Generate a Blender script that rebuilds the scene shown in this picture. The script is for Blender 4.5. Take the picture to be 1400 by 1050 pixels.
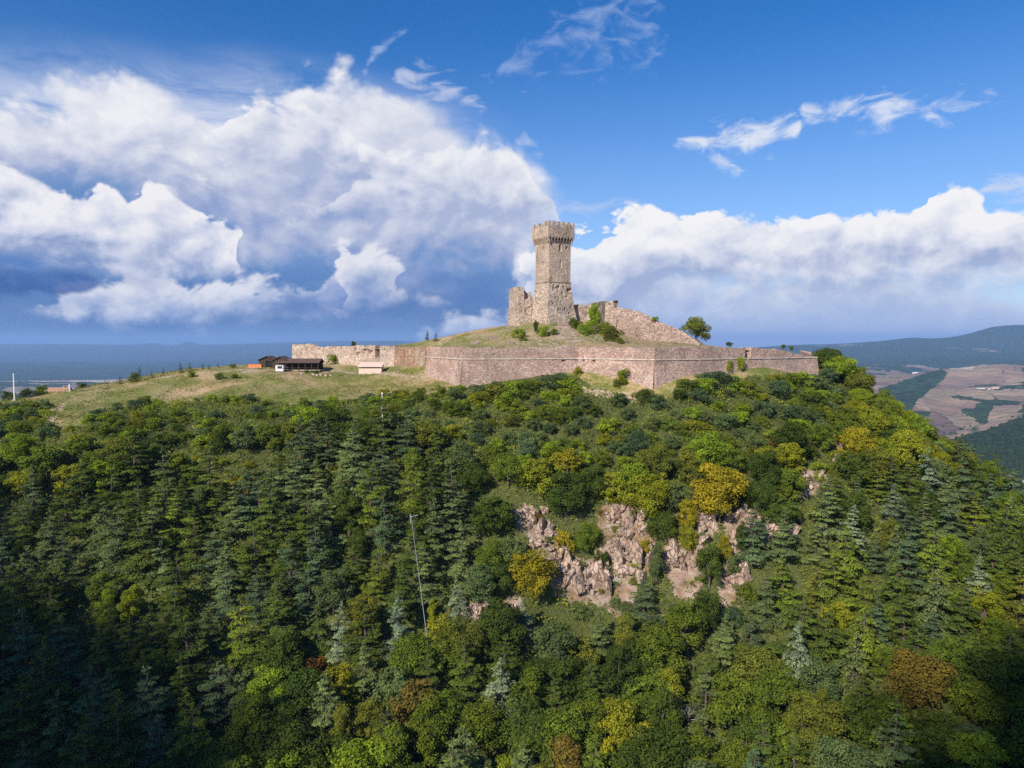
import bpy, bmesh, math, random
import numpy as np
from mathutils import Vector, Matrix

scene = bpy.context.scene
for _o in list(bpy.data.objects):
    bpy.data.objects.remove(_o)

# ------------------------------------------------------------------ camera
FPX, HORIZ, W0, H0 = 946.0, 468.0, 1400.0, 1050.0      # focal length and horizon row of a 1400 x 1050 photograph
PITCH = math.atan((H0 / 2 - HORIZ) / FPX)
cam_data = bpy.data.cameras.new("camera")
cam_data.sensor_width = 36.0
cam_data.lens = 36.0 * FPX / W0
cam_data.clip_start = 0.5
cam_data.clip_end = 120000.0
camera = bpy.data.objects.new("camera", cam_data)
camera.rotation_euler = (math.radians(90) - PITCH, 0, 0)
scene.collection.objects.link(camera)
scene.camera = camera

# ------------------------------------------------------------------ sun and exposure
SUN_DIR = Vector((-0.46, -0.68, 0.57)).normalized()      # towards the sun: behind the left shoulder
sun_data = bpy.data.lights.new("sun", 'SUN')
sun_data.energy = 4.8
sun_data.angle = math.radians(0.53)
sun_data.color = (1.0, 0.93, 0.82)
sun = bpy.data.objects.new("sun", sun_data)
sun.rotation_euler = SUN_DIR.to_track_quat('Z', 'Y').to_euler()
sun.location = (-60, -60, 80)
scene.collection.objects.link(sun)
scene.view_settings.view_transform = 'Standard'
scene.view_settings.look = 'None'
EXPOSURE = 0.5
scene.view_settings.exposure = EXPOSURE
scene.view_settings.gamma = 1.0
scene.view_settings.use_curve_mapping = False

scene.cycles.use_denoising = False
scene.render.engine = 'CYCLES'

def px2dir(px, py):
    dx, up = (px - W0 / 2) / FPX, -(py - H0 / 2) / FPX
    c, s = math.cos(PITCH), math.sin(PITCH)
    return Vector((dx, c + up * s, -s + up * c))
def at(px, py, Y):
    d = px2dir(px, py)
    return d * (Y / d.y)
def proj(x, y, z):
    c, s = math.cos(PITCH), math.sin(PITCH)
    f = y * c - z * s
    u = y * s + z * c
    f = np.maximum(f, 1e-3)
    return W0 / 2 + FPX * x / f, H0 / 2 - FPX * u / f
# ------------------------------------------------------------------ sky: Nishita air with noise-built clouds over it
world = bpy.data.worlds.new("World")
scene.world = world
world.use_nodes = True
wt = world.node_tree
wt.nodes.clear()

class G:
    """small helper that adds nodes to a tree"""
    def __init__(self, tree): self.t = tree
    def put(self, sock, v):
        if v is None: return
        if isinstance(v, bpy.types.NodeSocket): self.t.links.new(v, sock)
        else:
            try: sock.default_value = v
            except Exception: sock.default_value = tuple(v) + (1.0,) if len(v) == 3 else v
    def m(self, op, a, b=None, c=None, clamp=False):
        n = self.t.nodes.new('ShaderNodeMath'); n.operation = op; n.use_clamp = clamp
        for i, v in enumerate((a, b, c)): self.put(n.inputs[i], v)
        return n.outputs[0]
    def vm(self, op, a, b=None):
        n = self.t.nodes.new('ShaderNodeVectorMath'); n.operation = op
        self.put(n.inputs[0], a)
        if op == 'SCALE': self.put(n.inputs[3], b)
        elif b is not None: self.put(n.inputs[1], b)
        return n.outputs[0]
    def xyz(self, x, y, z):
        n = self.t.nodes.new('ShaderNodeCombineXYZ')
        for i, v in enumerate((x, y, z)): self.put(n.inputs[i], v)
        return n.outputs[0]
    def sep(self, v):
        n = self.t.nodes.new('ShaderNodeSeparateXYZ'); self.put(n.inputs[0], v); return n.outputs
    def noise(self, vec, scale, detail=4, rough=0.5, dist=0.0, lac=2.0, color=False):
        n = self.t.nodes.new('ShaderNodeTexNoise')
        self.put(n.inputs['Vector'], vec)
        n.inputs['Scale'].default_value = scale; n.inputs['Detail'].default_value = detail
        n.inputs['Roughness'].default_value = rough; n.inputs['Distortion'].default_value = dist
        n.inputs['Lacunarity'].default_value = lac
        return n.outputs[1 if color else 0]
    def voro(self, vec, scale, detail=0, rough=0.5, feature='F1', smooth=None, out=0, rand=1.0):
        n = self.t.nodes.new('ShaderNodeTexVoronoi'); n.feature = feature
        self.put(n.inputs['Vector'], vec); n.inputs['Scale'].default_value = scale
        n.inputs['Randomness'].default_value = rand
        if 'Detail' in n.inputs: n.inputs['Detail'].default_value = detail; n.inputs['Roughness'].default_value = rough
        if 'Detail' in n.inputs: n.normalize = True
        if smooth is not None: n.inputs['Smoothness'].default_value = smooth
        return n.outputs[out]
    def ss(self, v, lo, hi, a=0.0, b=1.0, kind='SMOOTHSTEP'):
        n = self.t.nodes.new('ShaderNodeMapRange'); n.interpolation_type = kind
        n.clamp = True
        self.put(n.inputs[0], v)
        for i, q in enumerate((lo, hi, a, b)): self.put(n.inputs[i + 1], q)
        return n.outputs[0]
    def mix(self, f, a, b, mode='MIX'):
        n = self.t.nodes.new('ShaderNodeMix'); n.data_type = 'RGBA'; n.blend_type = mode
        self.put(n.inputs[0], f); self.put(n.inputs[6], a); self.put(n.inputs[7], b)
        return n.outputs[2]
    def ramp(self, f, stops, kind='LINEAR'):
        n = self.t.nodes.new('ShaderNodeValToRGB'); self.put(n.inputs[0], f)
        e = n.color_ramp.elements; n.color_ramp.interpolation = kind
        e.remove(e[1]); full = lambda c: tuple(c) + (1,) if len(c) == 3 else tuple(c)
        e[0].position = min(max(stops[0][0], 0.0), 1.0); e[0].color = full(stops[0][1])
        for p, c in stops[1:]:
            k = e.new(min(max(p, 0.0), 1.0)); k.color = full(c)
        return n.outputs[0]

g = G(wt)
tc = wt.nodes.new('ShaderNodeTexCoord')
dx_, dy_, dz_ = g.sep(tc.outputs['Generated'])
az = g.m('ARCTAN2', dx_, dy_)
el = g.m('ARCSINE', dz_)

def ae(px, py):
    d = px2dir(px, py)
    return math.atan2(d.x, d.y), math.atan2(d.z, math.hypot(d.x, d.y))
EL0, ELS = -0.15, 1.0
def profile(azs, pts):
    """elevation as a function of azimuth, from a list of (x, y) pixels of a photo-sized picture"""
    st = []
    for px, py in pts:
        a, e = ae(px, py)
        st.append(((a + 1.0) / 2.0, ((e - EL0) / ELS,) * 3))
    st.sort(key=lambda s: s[0])
    r = g.ramp(g.m('MULTIPLY_ADD', azs, 0.5, 0.5), st, 'LINEAR')
    return g.m('MULTIPLY_ADD', r, ELS, EL0)

sky = wt.nodes.new('ShaderNodeTexSky')
sky.sky_type = 'NISHITA'
sky.sun_disc = False
sky.sun_elevation = math.asin(SUN_DIR.z)
sky.sun_rotation = math.atan2(SUN_DIR.x, SUN_DIR.y)
sky.altitude = 900.0
sky.air_density = 1.0
sky.dust_density = 0.3
sky.ozone_density = 3.0
K = 10.0 / 2 ** EXPOSURE     # the Background runs at 0.1, so radiances are written times ten
def C(r, gg, b, s=1.0):
    """sRGB 0..255 -> linear radiance"""
    f = lambda c: ((c / 255 + 0.055) / 1.055) ** 2.4 if c > 10 else c / 255 / 12.92
    return (f(r) * K * s, f(gg) * K * s, f(b) * K * s)

# air: the Nishita colour, deepened towards the zenith as in the photograph
hsv = wt.nodes.new('ShaderNodeHueSaturation')
g.put(hsv.inputs['Color'], sky.outputs[0])
hsv.inputs['Saturation'].default_value = 1.36
hsv.inputs['Hue'].default_value = 0.509
hsv.inputs['Value'].default_value = 1.42 / 2 ** EXPOSURE
col = hsv.outputs[0]
col = g.mix(g.ss(el, 0.02, 0.42, 0.50, 0.0), col, C(176, 202, 240))      # paler air towards the horizon

P2 = g.xyz(az, g.m('MULTIPLY', el, 1.35), 0.0)
warp = g.vm('SUBTRACT', g.noise(P2, 6.0, 3, 0.5, color=True), (0.5, 0.5, 0.5))
PW = g.vm('ADD', P2, g.vm('SCALE', warp, 0.07))
# billows: inverted distance cells stacked on a soft noise; sampled twice, the second time shifted towards the sun
SH = (-0.012, 0.020, 0.0)
def billow(vec):
    a = g.noise(vec, 9.0, 8, 0.57, 0.1)
    b = g.voro(vec, 15.0, 3, 0.6)
    return g.m('MULTIPLY', g.m('SUBTRACT', g.m('MULTIPLY_ADD', b, -0.7, a), BM), 1.0 / BS)
BM, BS = 0.30, 0.09
NN = billow(PW)
NS = billow(g.vm('ADD', PW, SH))
LIGHT = g.m('SUBTRACT', NN, NS)
LOW = g.m('MULTIPLY', g.m('SUBTRACT', g.noise(P2, 4.5, 4, 0.5), 0.5), 1.0 / 0.07)
AZW = g.m('ADD', az, g.m('ADD', g.m('MULTIPLY', NN, 0.011), g.m('MULTIPLY', LOW, 0.006)))
def cloud(col, top, bottom, lit, mid, dark, amp=0.010, soft=0.010, bsoft=0.03, bamp=0.008, depth=0.10, contrast=0.19, alpha=1.0,
          bias=0.0, low=0.05, fade=0.05):
    t = profile(AZW, top); b = profile(AZW, bottom)
    dt = g.m('MULTIPLY_ADD', NN, amp, g.m('SUBTRACT', t, el))
    db = g.m('MULTIPLY_ADD', NN, bamp, g.m('SUBTRACT', el, b))
    a = g.m('MULTIPLY', g.m('MULTIPLY', g.ss(dt, 0.0, soft), g.ss(db, -bsoft * 0.6, bsoft * 0.4)), alpha)
    q = g.ss(dt, 0.0, depth, 0.86, fade, 'LINEAR')
    u = g.ss(db, 0.0, bsoft * 2.5, -0.30, 0.0)
    br = g.m('ADD', g.m('ADD', g.m('ADD', q, u), g.m('MULTIPLY', LIGHT, contrast)), g.m('MULTIPLY_ADD', LOW, low, bias), clamp=True)
    c = g.ramp(br, [(0.0, dark), (0.45, mid), (0.85, lit)])
    return g.mix(a, col, c), a

# thin veil above the large cloud on the left
vv = g.vm('MULTIPLY', g.vm('ADD', PW, (3.1, 0.0, 0.0)), (1.0, 2.6, 1.0))
veil = g.noise(vv, 5.5, 8, 0.62, 0.6)
vt = profile(az, [(-300, 60), (0, 40), (60, 32), (150, 45), (250, 60), (330, 55), (430, 70), (520, 95), (620, 120), (720, 160), (900, 330)])
va = g.m('MULTIPLY', g.ss(g.m('SUBTRACT', vt, el), -0.01, 0.10), g.ss(veil, 0.26, 0.58))
vr = g.ss(az, ae(560, 200)[0], ae(740, 200)[0], 1.0, 0.0)
col = g.mix(g.m('MULTIPLY', g.m('MULTIPLY', va, vr), 1.0), col, C(208, 216, 238))

# large layer on the left, falling to a blue rain-shaded base at the horizon
top1 = [(-500, 120), (-100, 130), (0, 130), (100, 125), (180, 103), (215, 118), (262, 150), (300, 150), (325, 142), (345, 115), (400, 96), (480, 97),
        (560, 103), (600, 135), (640, 168), (690, 195), (715, 205), (745, 225), (790, 270), (850, 390), (880, 460), (950, 600)]
bot1 = [(-500, 620), (1400, 620)]
d1 = profile(az, [(-500, 250), (0, 232), (100, 225), (200, 232), (300, 262), (360, 285), (450, 290), (560, 310), (700, 330), (800, 400)])
t1 = profile(AZW, top1)
e1 = g.m('ADD', g.m('SUBTRACT', t1, el), g.m('MULTIPLY_ADD', NN, 0.013, g.m('MULTIPLY', LOW, 0.010)))
a1 = g.m('MULTIPLY', g.ss(e1, 0.0, 0.04), g.ss(g.m('MULTIPLY_ADD', NN, -0.012, az), ae(700, 300)[0], ae(790, 300)[0], 1.0, 0.0))
lo = g.ss(g.m('ADD', g.m('SUBTRACT', el, d1), g.m('MULTIPLY', LOW, 0.014)), -0.12, 0.09, 0.0, 1.0)
br = g.m('ADD', g.m('ADD', g.m('MULTIPLY', lo, 0.66), g.m('MULTIPLY', LIGHT, 0.07)), g.m('MULTIPLY', LOW, 0.04))
br = g.m('MAXIMUM', br, g.m('MULTIPLY', lo, 0.42), clamp=True)
c1 = g.ramp(br, [(0.0, C(90, 130, 192)), (0.15, C(120, 152, 202)), (0.30, C(160, 174, 212)), (0.44, C(190, 198, 222)), (0.60, C(216, 220, 234)), (0.85, C(242, 242, 246))])
col = g.mix(a1, col, c1)
# rain curtain low on the left
rc = g.ss(el, ae(100, 450)[1], ae(100, 330)[1], 1.0, 0.0)
rx = g.ss(az, ae(700, 400)[0], ae(860, 400)[0], 1.0, 0.0)
col = g.mix(g.m('MULTIPLY', g.m('MULTIPLY', rc, rx), 0.9), col, g.ramp(g.noise(g.vm('MULTIPLY', PW, (1.0, 3.0, 1.0)), 6.0, 3, 0.5), [(0.3, C(66, 104, 162)), (0.7, C(98, 132, 182))]))

white, grey, blue = C(246, 244, 246), C(196, 202, 222), C(122, 146, 196)
# sunlit heads inside the large layer
LGT, MD, DK = C(244, 244, 247), C(216, 220, 234), C(172, 184, 216)
col, _ = cloud(col, [(-500, 150), (-60, 140), (0, 142), (50, 134), (95, 140), (130, 156), (170, 150), (210, 158), (250, 180), (290, 205), (320, 260), (1400, 400)],
               [(-500, 215), (0, 215), (120, 225), (250, 232), (320, 240), (1400, 240)], LGT, MD, DK, soft=0.016, bsoft=0.06, depth=0.12, alpha=0.95, bias=0.04, fade=0.1)
col, _ = cloud(col, [(-500, 500), (270, 250), (300, 180), (314, 148), (340, 139), (372, 134), (408, 142), (440, 150), (470, 168), (492, 200), (520, 260), (1400, 500)],
               [(-500, 240), (300, 240), (400, 235), (500, 225), (1400, 240)], LGT, MD, DK, soft=0.012, bsoft=0.06, depth=0.13, alpha=0.95, bias=0.06, fade=0.1)
col, _ = cloud(col, [(-500, 600), (440, 300), (470, 235), (500, 212), (540, 202), (590, 205), (622, 194), (650, 188), (684, 192), (712, 203), (732, 222), (746, 244), (756, 272), (776, 330), (820, 420), (1400, 500)],
               [(-500, 290), (440, 270), (560, 300), (640, 318), (760, 310), (1400, 290)], LGT, MD, DK, soft=0.012, bsoft=0.07, depth=0.14, alpha=0.95, bias=0.06, fade=0.1)
# low white bank
col, _ = cloud(col, [(-400, 430), (60, 420), (110, 398), (150, 382), (230, 384), (300, 378), (350, 374), (420, 380), (470, 366), (486, 352), (505, 338), (530, 332),
                     (546, 340), (552, 362), (560, 400), (640, 420), (720, 440), (1400, 500)],
               [(-400, 400), (60, 405), (110, 415), (180, 432), (250, 440), (310, 438), (360, 424), (430, 412), (520, 414), (550, 405), (570, 395), (1400, 400)],
               C(236, 236, 242), C(190, 200, 224), C(134, 158, 206), amp=0.010, soft=0.014, bsoft=0.03, bamp=0.008, depth=0.10, fade=0.25, bias=0.08)
# two flat dark clouds before the bank
DB = (C(126, 150, 204), C(98, 128, 188), C(84, 116, 180))
col, _ = cloud(col, [(-500, 700), (340, 500), (362, 395), (378, 380), (400, 388), (430, 384), (452, 372), (470, 374), (482, 400), (492, 480), (1400, 900)], [(-500, 410), (1400, 410)], *DB, amp=0.008, soft=0.014, bsoft=0.014, bamp=0.004, alpha=0.75)
col, _ = cloud(col, [(-500, 700), (472, 480), (488, 400), (500, 374), (530, 362), (560, 352), (600, 345), (640, 362), (665, 390), (690, 450), (1400, 900)], [(-500, 404), (1400, 404)], *DB, amp=0.006, soft=0.02, bsoft=0.03, bamp=0.006, alpha=0.35)
# left cumulus towers in front
col, _ = cloud(col, [(-500, 215), (-60, 205), (0, 212), (22, 226), (50, 246), (90, 254), (130, 243), (152, 258), (180, 284), (192, 276), (204, 264), (222, 259), (246, 266),
                     (268, 286), (300, 286), (320, 296), (334, 316), (342, 350), (360, 400), (1400, 460)],
               [(-500, 352), (0, 350), (60, 352), (130, 362), (200, 372), (300, 374), (335, 366), (350, 350), (370, 300), (1400, 300)],
               white, C(214, 218, 234), C(150, 166, 204), amp=0.010, soft=0.008, bsoft=0.035, bamp=0.008, depth=0.17, bias=0.06, fade=0.10)
# dark stratus at the left edge
col, _ = cloud(col, [(-500, 345), (0, 352), (60, 360), (110, 358), (150, 374), (165, 420), (1400, 480)],
               [(-500, 402), (0, 402), (90, 398), (150, 388), (165, 380), (1400, 300)],
               C(66, 104, 168), C(48, 88, 156), C(38, 78, 148), amp=0.010, soft=0.02, bsoft=0.012, bamp=0.008, alpha=0.92)
# right bank: a grey lower tier first, then the white upper one
col, _ = cloud(col, [(-500, 900), (520, 520), (620, 440), (680, 385), (712, 345), (740, 328), (780, 325), (830, 335), (900, 345), (980, 352), (1060, 350), (1130, 355), (1200, 362), (1250, 358), (1290, 372), (1340, 392), (1400, 388), (1800, 370)],
               [(-500, 560), (1800, 560)],
               C(238, 240, 246), C(196, 206, 230), C(160, 180, 220), amp=0.012, soft=0.05, bsoft=0.02, bamp=0.008, depth=0.10, bias=0.05, fade=0.12)
col, _ = cloud(col, [(200, 700), (700, 420), (724, 372), (745, 330), (780, 318), (812, 300), (850, 286), (888, 280), (925, 294), (960, 286), (1000, 290), (1050, 294), (1085, 300), (1110, 303), (1133, 287), (1150, 296),
                     (1200, 289), (1262, 279), (1274, 262), (1298, 247), (1318, 248), (1334, 260), (1352, 291), (1400, 292), (1800, 270)],
               [(200, 300), (700, 395), (780, 420), (850, 420), (900, 392), (960, 388), (1020, 378), (1080, 376), (1120, 392), (1190, 392), (1290, 384), (1400, 372), (1800, 370)],
               C(252, 250, 250), C(226, 229, 240), C(166, 180, 214), amp=0.010, soft=0.008, bsoft=0.045, bamp=0.008, depth=0.13, bias=0.10, fade=0.08)
# haze band at the horizon on the right
hz = g.m('MULTIPLY', g.ss(el, -0.005, 0.11, 1.0, 0.0), g.ss(az, ae(780, 400)[0], ae(1000, 400)[0], 0.0, 1.0))
col = g.mix(g.m('MULTIPLY', hz, 0.75), col, C(190, 206, 236))
# small detached wisps
WN = g.noise(g.vm('MULTIPLY', PW, (1.0, 1.7, 1.0)), 20.0, 7, 0.6, 0.5)
def wisp(col, pts, half, alpha, s=1.0, off=(0, 0, 0), stretch=(1.0, 2.2, 1.0), c=None, lo=0.42, hi=0.62):
    """a torn streak along a line of pixels; half = half widths in radians at the same stops"""
    mid = profile(az, pts)
    n = WN
    st = [((ae(p[0], p[1])[0] + 1) / 2, (h * 10,) * 3) for p, h in zip(pts, half)]
    hw = g.m('MULTIPLY', g.ramp(g.m('MULTIPLY_ADD', az, 0.5, 0.5), st), 0.1)
    d = g.m('DIVIDE', g.m('ABSOLUTE', g.m('SUBTRACT', el, mid)), g.m('MAXIMUM', hw, 1e-4))
    a = g.ss(g.m('ADD', g.m('SUBTRACT', 0.9, g.m('MULTIPLY', d, 0.8)), g.m('MULTIPLY', g.m('SUBTRACT', n, 0.5), 5.0)), lo - 0.4, hi + 0.9)
    a = g.m('MULTIPLY', a, g.m('MULTIPLY', g.ss(hw, 0.0002, 0.010), alpha))
    return g.mix(a, col, c or C(232, 236, 246))
col = wisp(col, [(915, 200), (930, 198), (975, 196), (1010, 188), (1050, 190), (1085, 178), (1100, 170)], [0, .012, .016, .020, .022, .018, 0], 0.9)
col = wisp(col, [(950, 208), (965, 212), (990, 222), (1015, 232), (1024, 236)], [0, .008, .012, .009, 0], 0.7, off=(2, 0, 0))
col = wisp(col, [(1088, 150), (1100, 150), (1170, 153), (1220, 152), (1290, 148), (1370, 138), (1385, 136)], [0, .010, .017, .020, .015, .008, 0], 0.8, off=(4, 0, 0), stretch=(1, 4.0, 1))
col = wisp(col, [(1190, 148), (1215, 136), (1250, 124), (1262, 122)], [0, .008, .006, 0], 0.7, off=(6, 0, 0))
col = wisp(col, [(1335, 262), (1345, 258), (1400, 254), (1800, 250)], [0, .014, .022, .02], 0.95, off=(9, 0, 0), c=C(226, 228, 240))
col = wisp(col, [(640, 110), (700, 92), (760, 62), (800, 40), (860, 28), (905, 40), (915, 48)], [0, .018, .040, .055, .055, .040, 0], 0.55, off=(12, 0, 0), stretch=(1.6, 1.4, 1), c=C(170, 190, 232), lo=0.5, hi=0.8)
col = wisp(col, [(492, 100), (500, 94), (512, 74), (530, 58), (556, 42), (562, 38)], [0, .009, .009, .007, .005, 0], 0.8, off=(15, 0, 0), c=C(170, 192, 234))
col = wisp(col, [(740, 290), (760, 288), (800, 284), (850, 278), (885, 272)], [0, .012, .014, .010, 0], 0.55, off=(18, 0, 0), stretch=(1, 3, 1), c=C(196, 210, 240))
col = wisp(col, [(530, 110), (545, 106), (580, 108), (620, 126), (660, 146), (670, 150)], [0, .014, .02, .018, .010, 0], 0.75, off=(21, 0, 0), stretch=(1, 2, 1), c=C(206, 214, 236))
col = wisp(col, [(700, 195), (712, 192), (735, 202), (748, 212)], [0, .012, .012, 0], 0.5, off=(23, 0, 0), c=C(200, 212, 238))
bg = wt.nodes.new('ShaderNodeBackground')
bg.inputs['Strength'].default_value = 0.1
g.put(bg.inputs['Color'], col)
wo = wt.nodes.new('ShaderNodeOutputWorld')
wt.links.new(bg.outputs[0], wo.inputs['Surface'])
world.cycles.sampling_method = 'MANUAL'
world.cycles.sample_map_resolution = 512
# ------------------------------------------------------------------ shared helpers
coll = scene.collection
def mesh_from(name, V, F, smooth=False, attrs=None, mat=None):
    """V (n,3) float array, F (m,k) int array or a list of faces"""
    me = bpy.data.meshes.new(name)
    V = np.asarray(V, dtype=np.float32)
    if isinstance(F, np.ndarray):
        m, k = F.shape
        me.vertices.add(len(V)); me.loops.add(m * k); me.polygons.add(m)
        me.vertices.foreach_set('co', V.ravel())
        me.loops.foreach_set('vertex_index', F.astype(np.int32).ravel())
        me.polygons.foreach_set('loop_start', np.arange(0, m * k, k, dtype=np.int32))
        me.polygons.foreach_set('loop_total', np.full(m, k, dtype=np.int32))
    else:
        me.from_pydata([tuple(v) for v in V], [], [tuple(f) for f in F])
    me.update(calc_edges=True)
    me.polygons.foreach_set('use_smooth', np.full(len(me.polygons), smooth, dtype=bool))
    for an, av in (attrs or {}).items():
        av = np.asarray(av, dtype=np.float32)
        if av.ndim == 1:
            a = me.attributes.new(an, 'FLOAT', 'POINT'); a.data.foreach_set('value', av)
        else:
            a = me.attributes.new(an, 'FLOAT_VECTOR', 'POINT'); a.data.foreach_set('vector', av.ravel())
    if mat is not None: me.materials.append(mat)
    return me
def link(name, data, parent=None, loc=None, rot=None, scale=None):
    o = bpy.data.objects.new(name, data)
    coll.objects.link(o)
    if parent is not None: o.parent = parent
    if loc is not None: o.location = loc
    if rot is not None: o.rotation_euler = rot
    if scale is not None: o.scale = scale if hasattr(scale, '__len__') else (scale,) * 3
    return o
def thing(o, label, category, group=None):
    o['label'] = label; o['category'] = category; o['kind'] = 'thing'
    if group: o['group'] = group
    return o
def empty(name, loc, label, category, group=None, rotz=0.0, scale=1.0):
    o = link(name, None, None, loc, (0, 0, rotz), scale)
    o.empty_display_size = 0.5
    return thing(o, label, category, group)
def kind(o, k): o['kind'] = k; return o

class MB:
    """collects boxes, prisms and tubes for one mesh"""
    def __init__(self): self.v, self.f = [], []
    def add(self, V, F):
        b = len(self.v); self.v += [tuple(p) for p in V]; self.f += [tuple(i + b for i in q) for q in F]
    def box(self, c, s, rz=0.0, tilt=None):
        hx, hy, hz = s[0] / 2, s[1] / 2, s[2] / 2
        P = [Vector((sx * hx, sy * hy, sz * hz)) for sz in (-1, 1) for sx, sy in ((-1, -1), (1, -1), (1, 1), (-1, 1))]
        M = Matrix.Rotation(rz, 3, 'Z')
        if tilt is not None: M = M @ tilt
        self.add([M @ p + Vector(c) for p in P], [(3, 2, 1, 0), (4, 5, 6, 7), (0, 1, 5, 4), (1, 2, 6, 5), (2, 3, 7, 6), (3, 0, 4, 7)])
        return self
    def prism(self, poly, z0, z1):
        n = len(poly)
        zf = (lambda z, i: z[i] if hasattr(z, '__len__') else z)
        V = [(p[0], p[1], zf(z0, i)) for i, p in enumerate(poly)] + [(p[0], p[1], zf(z1, i)) for i, p in enumerate(poly)]
        F = [tuple(range(n))[::-1], tuple(range(n, 2 * n))] + [(i, (i + 1) % n, n + (i + 1) % n, n + i) for i in range(n)]
        self.add(V, F); return self
    def tube(self, pts, rad, n=6):
        pts = [Vector(p) for p in pts]; rings = []
        for i, p in enumerate(pts):
            d = (pts[min(i + 1, len(pts) - 1)] - pts[max(i - 1, 0)]).normalized()
            a = d.orthogonal().normalized(); b = d.cross(a)
            r = rad[i] if hasattr(rad, '__len__') else rad
            rings.append([p + (a * math.cos(t) + b * math.sin(t)) * r for t in (2 * math.pi * k / n for k in range(n))])
        V = [q for ring in rings for q in ring]; F = []
        for i in range(len(pts) - 1):
            for k in range(n):
                F.append((i * n + k, i * n + (k + 1) % n, (i + 1) * n + (k + 1) % n, (i + 1) * n + k))
        F.append(tuple(range(n))[::-1]); F.append(tuple(range(len(V) - n, len(V))))
        self.add(V, F); return self
    def mesh(self, name, mat=None, smooth=False):
        return mesh_from(name, np.array(self.v), self.f, smooth, mat=mat)
    def build(self, name, mat=None, parent=None, smooth=False, **k):
        return link(name, self.mesh(name, mat, smooth), parent, **k)

def hash2(ix, iy, seed):
    h = (ix.astype(np.int64) * 374761393 + iy.astype(np.int64) * 668265263 + seed * 1442695041) & 0x7fffffff
    h = ((h ^ (h >> 13)) * 1274126177) & 0x7fffffff
    return ((h ^ (h >> 16)) & 0xffff) / 65535.0
def vnoise(x, y, seed=0):
    x = np.asarray(x, float); y = np.asarray(y, float)
    ix, iy = np.floor(x), np.floor(y); fx, fy = x - ix, y - iy
    fx = fx * fx * (3 - 2 * fx); fy = fy * fy * (3 - 2 * fy)
    a, b = hash2(ix, iy, seed), hash2(ix + 1, iy, seed)
    c, d = hash2(ix, iy + 1, seed), hash2(ix + 1, iy + 1, seed)
    return (a * (1 - fx) + b * fx) * (1 - fy) + (c * (1 - fx) + d * fx) * fy
def fbm(x, y, octs=4, seed=0, gain=0.5):
    s, a, t = 0, 1, 0
    for o in range(octs):
        s = s + a * (vnoise(x * 2 ** o + 17.3 * o, y * 2 ** o - 9.1 * o, seed + o) - 0.5); t += a; a *= gain
    return s / t * 2
class TPS:
    """thin-plate surface through control points"""
    def __init__(self, P, z, lam=1e-3):
        P = np.asarray(P, float); z = np.asarray(z, float); n = len(P)
        K = self.k(np.linalg.norm(P[:, None] - P[None], axis=2)) + lam * np.eye(n)
        A = np.zeros((n + 3, n + 3)); A[:n, :n] = K; A[:n, n] = 1; A[:n, n + 1:] = P; A[n, :n] = 1; A[n + 1:, :n] = P.T
        self.w = np.linalg.solve(A, np.concatenate([z, np.zeros(3)])); self.P = P
    def k(self, r): return np.where(r > 1e-9, r * r * np.log(np.maximum(r, 1e-9)), 0)
    def __call__(self, x, y):
        x = np.asarray(x, float); sh = x.shape; q = np.stack([x.ravel(), np.asarray(y, float).ravel()], 1); out = np.empty(len(q))
        for i in range(0, len(q), 20000):
            s = q[i:i + 20000]
            r = np.linalg.norm(s[:, None] - self.P[None], axis=2)
            out[i:i + 20000] = self.k(r) @ self.w[:-3] + self.w[-3] + s @ self.w[-2:]
        return out.reshape(sh)
def inpoly(x, y, poly):
    x = np.asarray(x, float); y = np.asarray(y, float); r = np.zeros(x.shape, bool); n = len(poly)
    for i in range(n):
        (x0, y0), (x1, y1) = poly[i], poly[(i + 1) % n]
        c = ((y0 > y) != (y1 > y)) & (x < (x1 - x0) * (y - y0) / ((y1 - y0) + 1e-12) + x0)
        r ^= c
    return r

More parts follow.
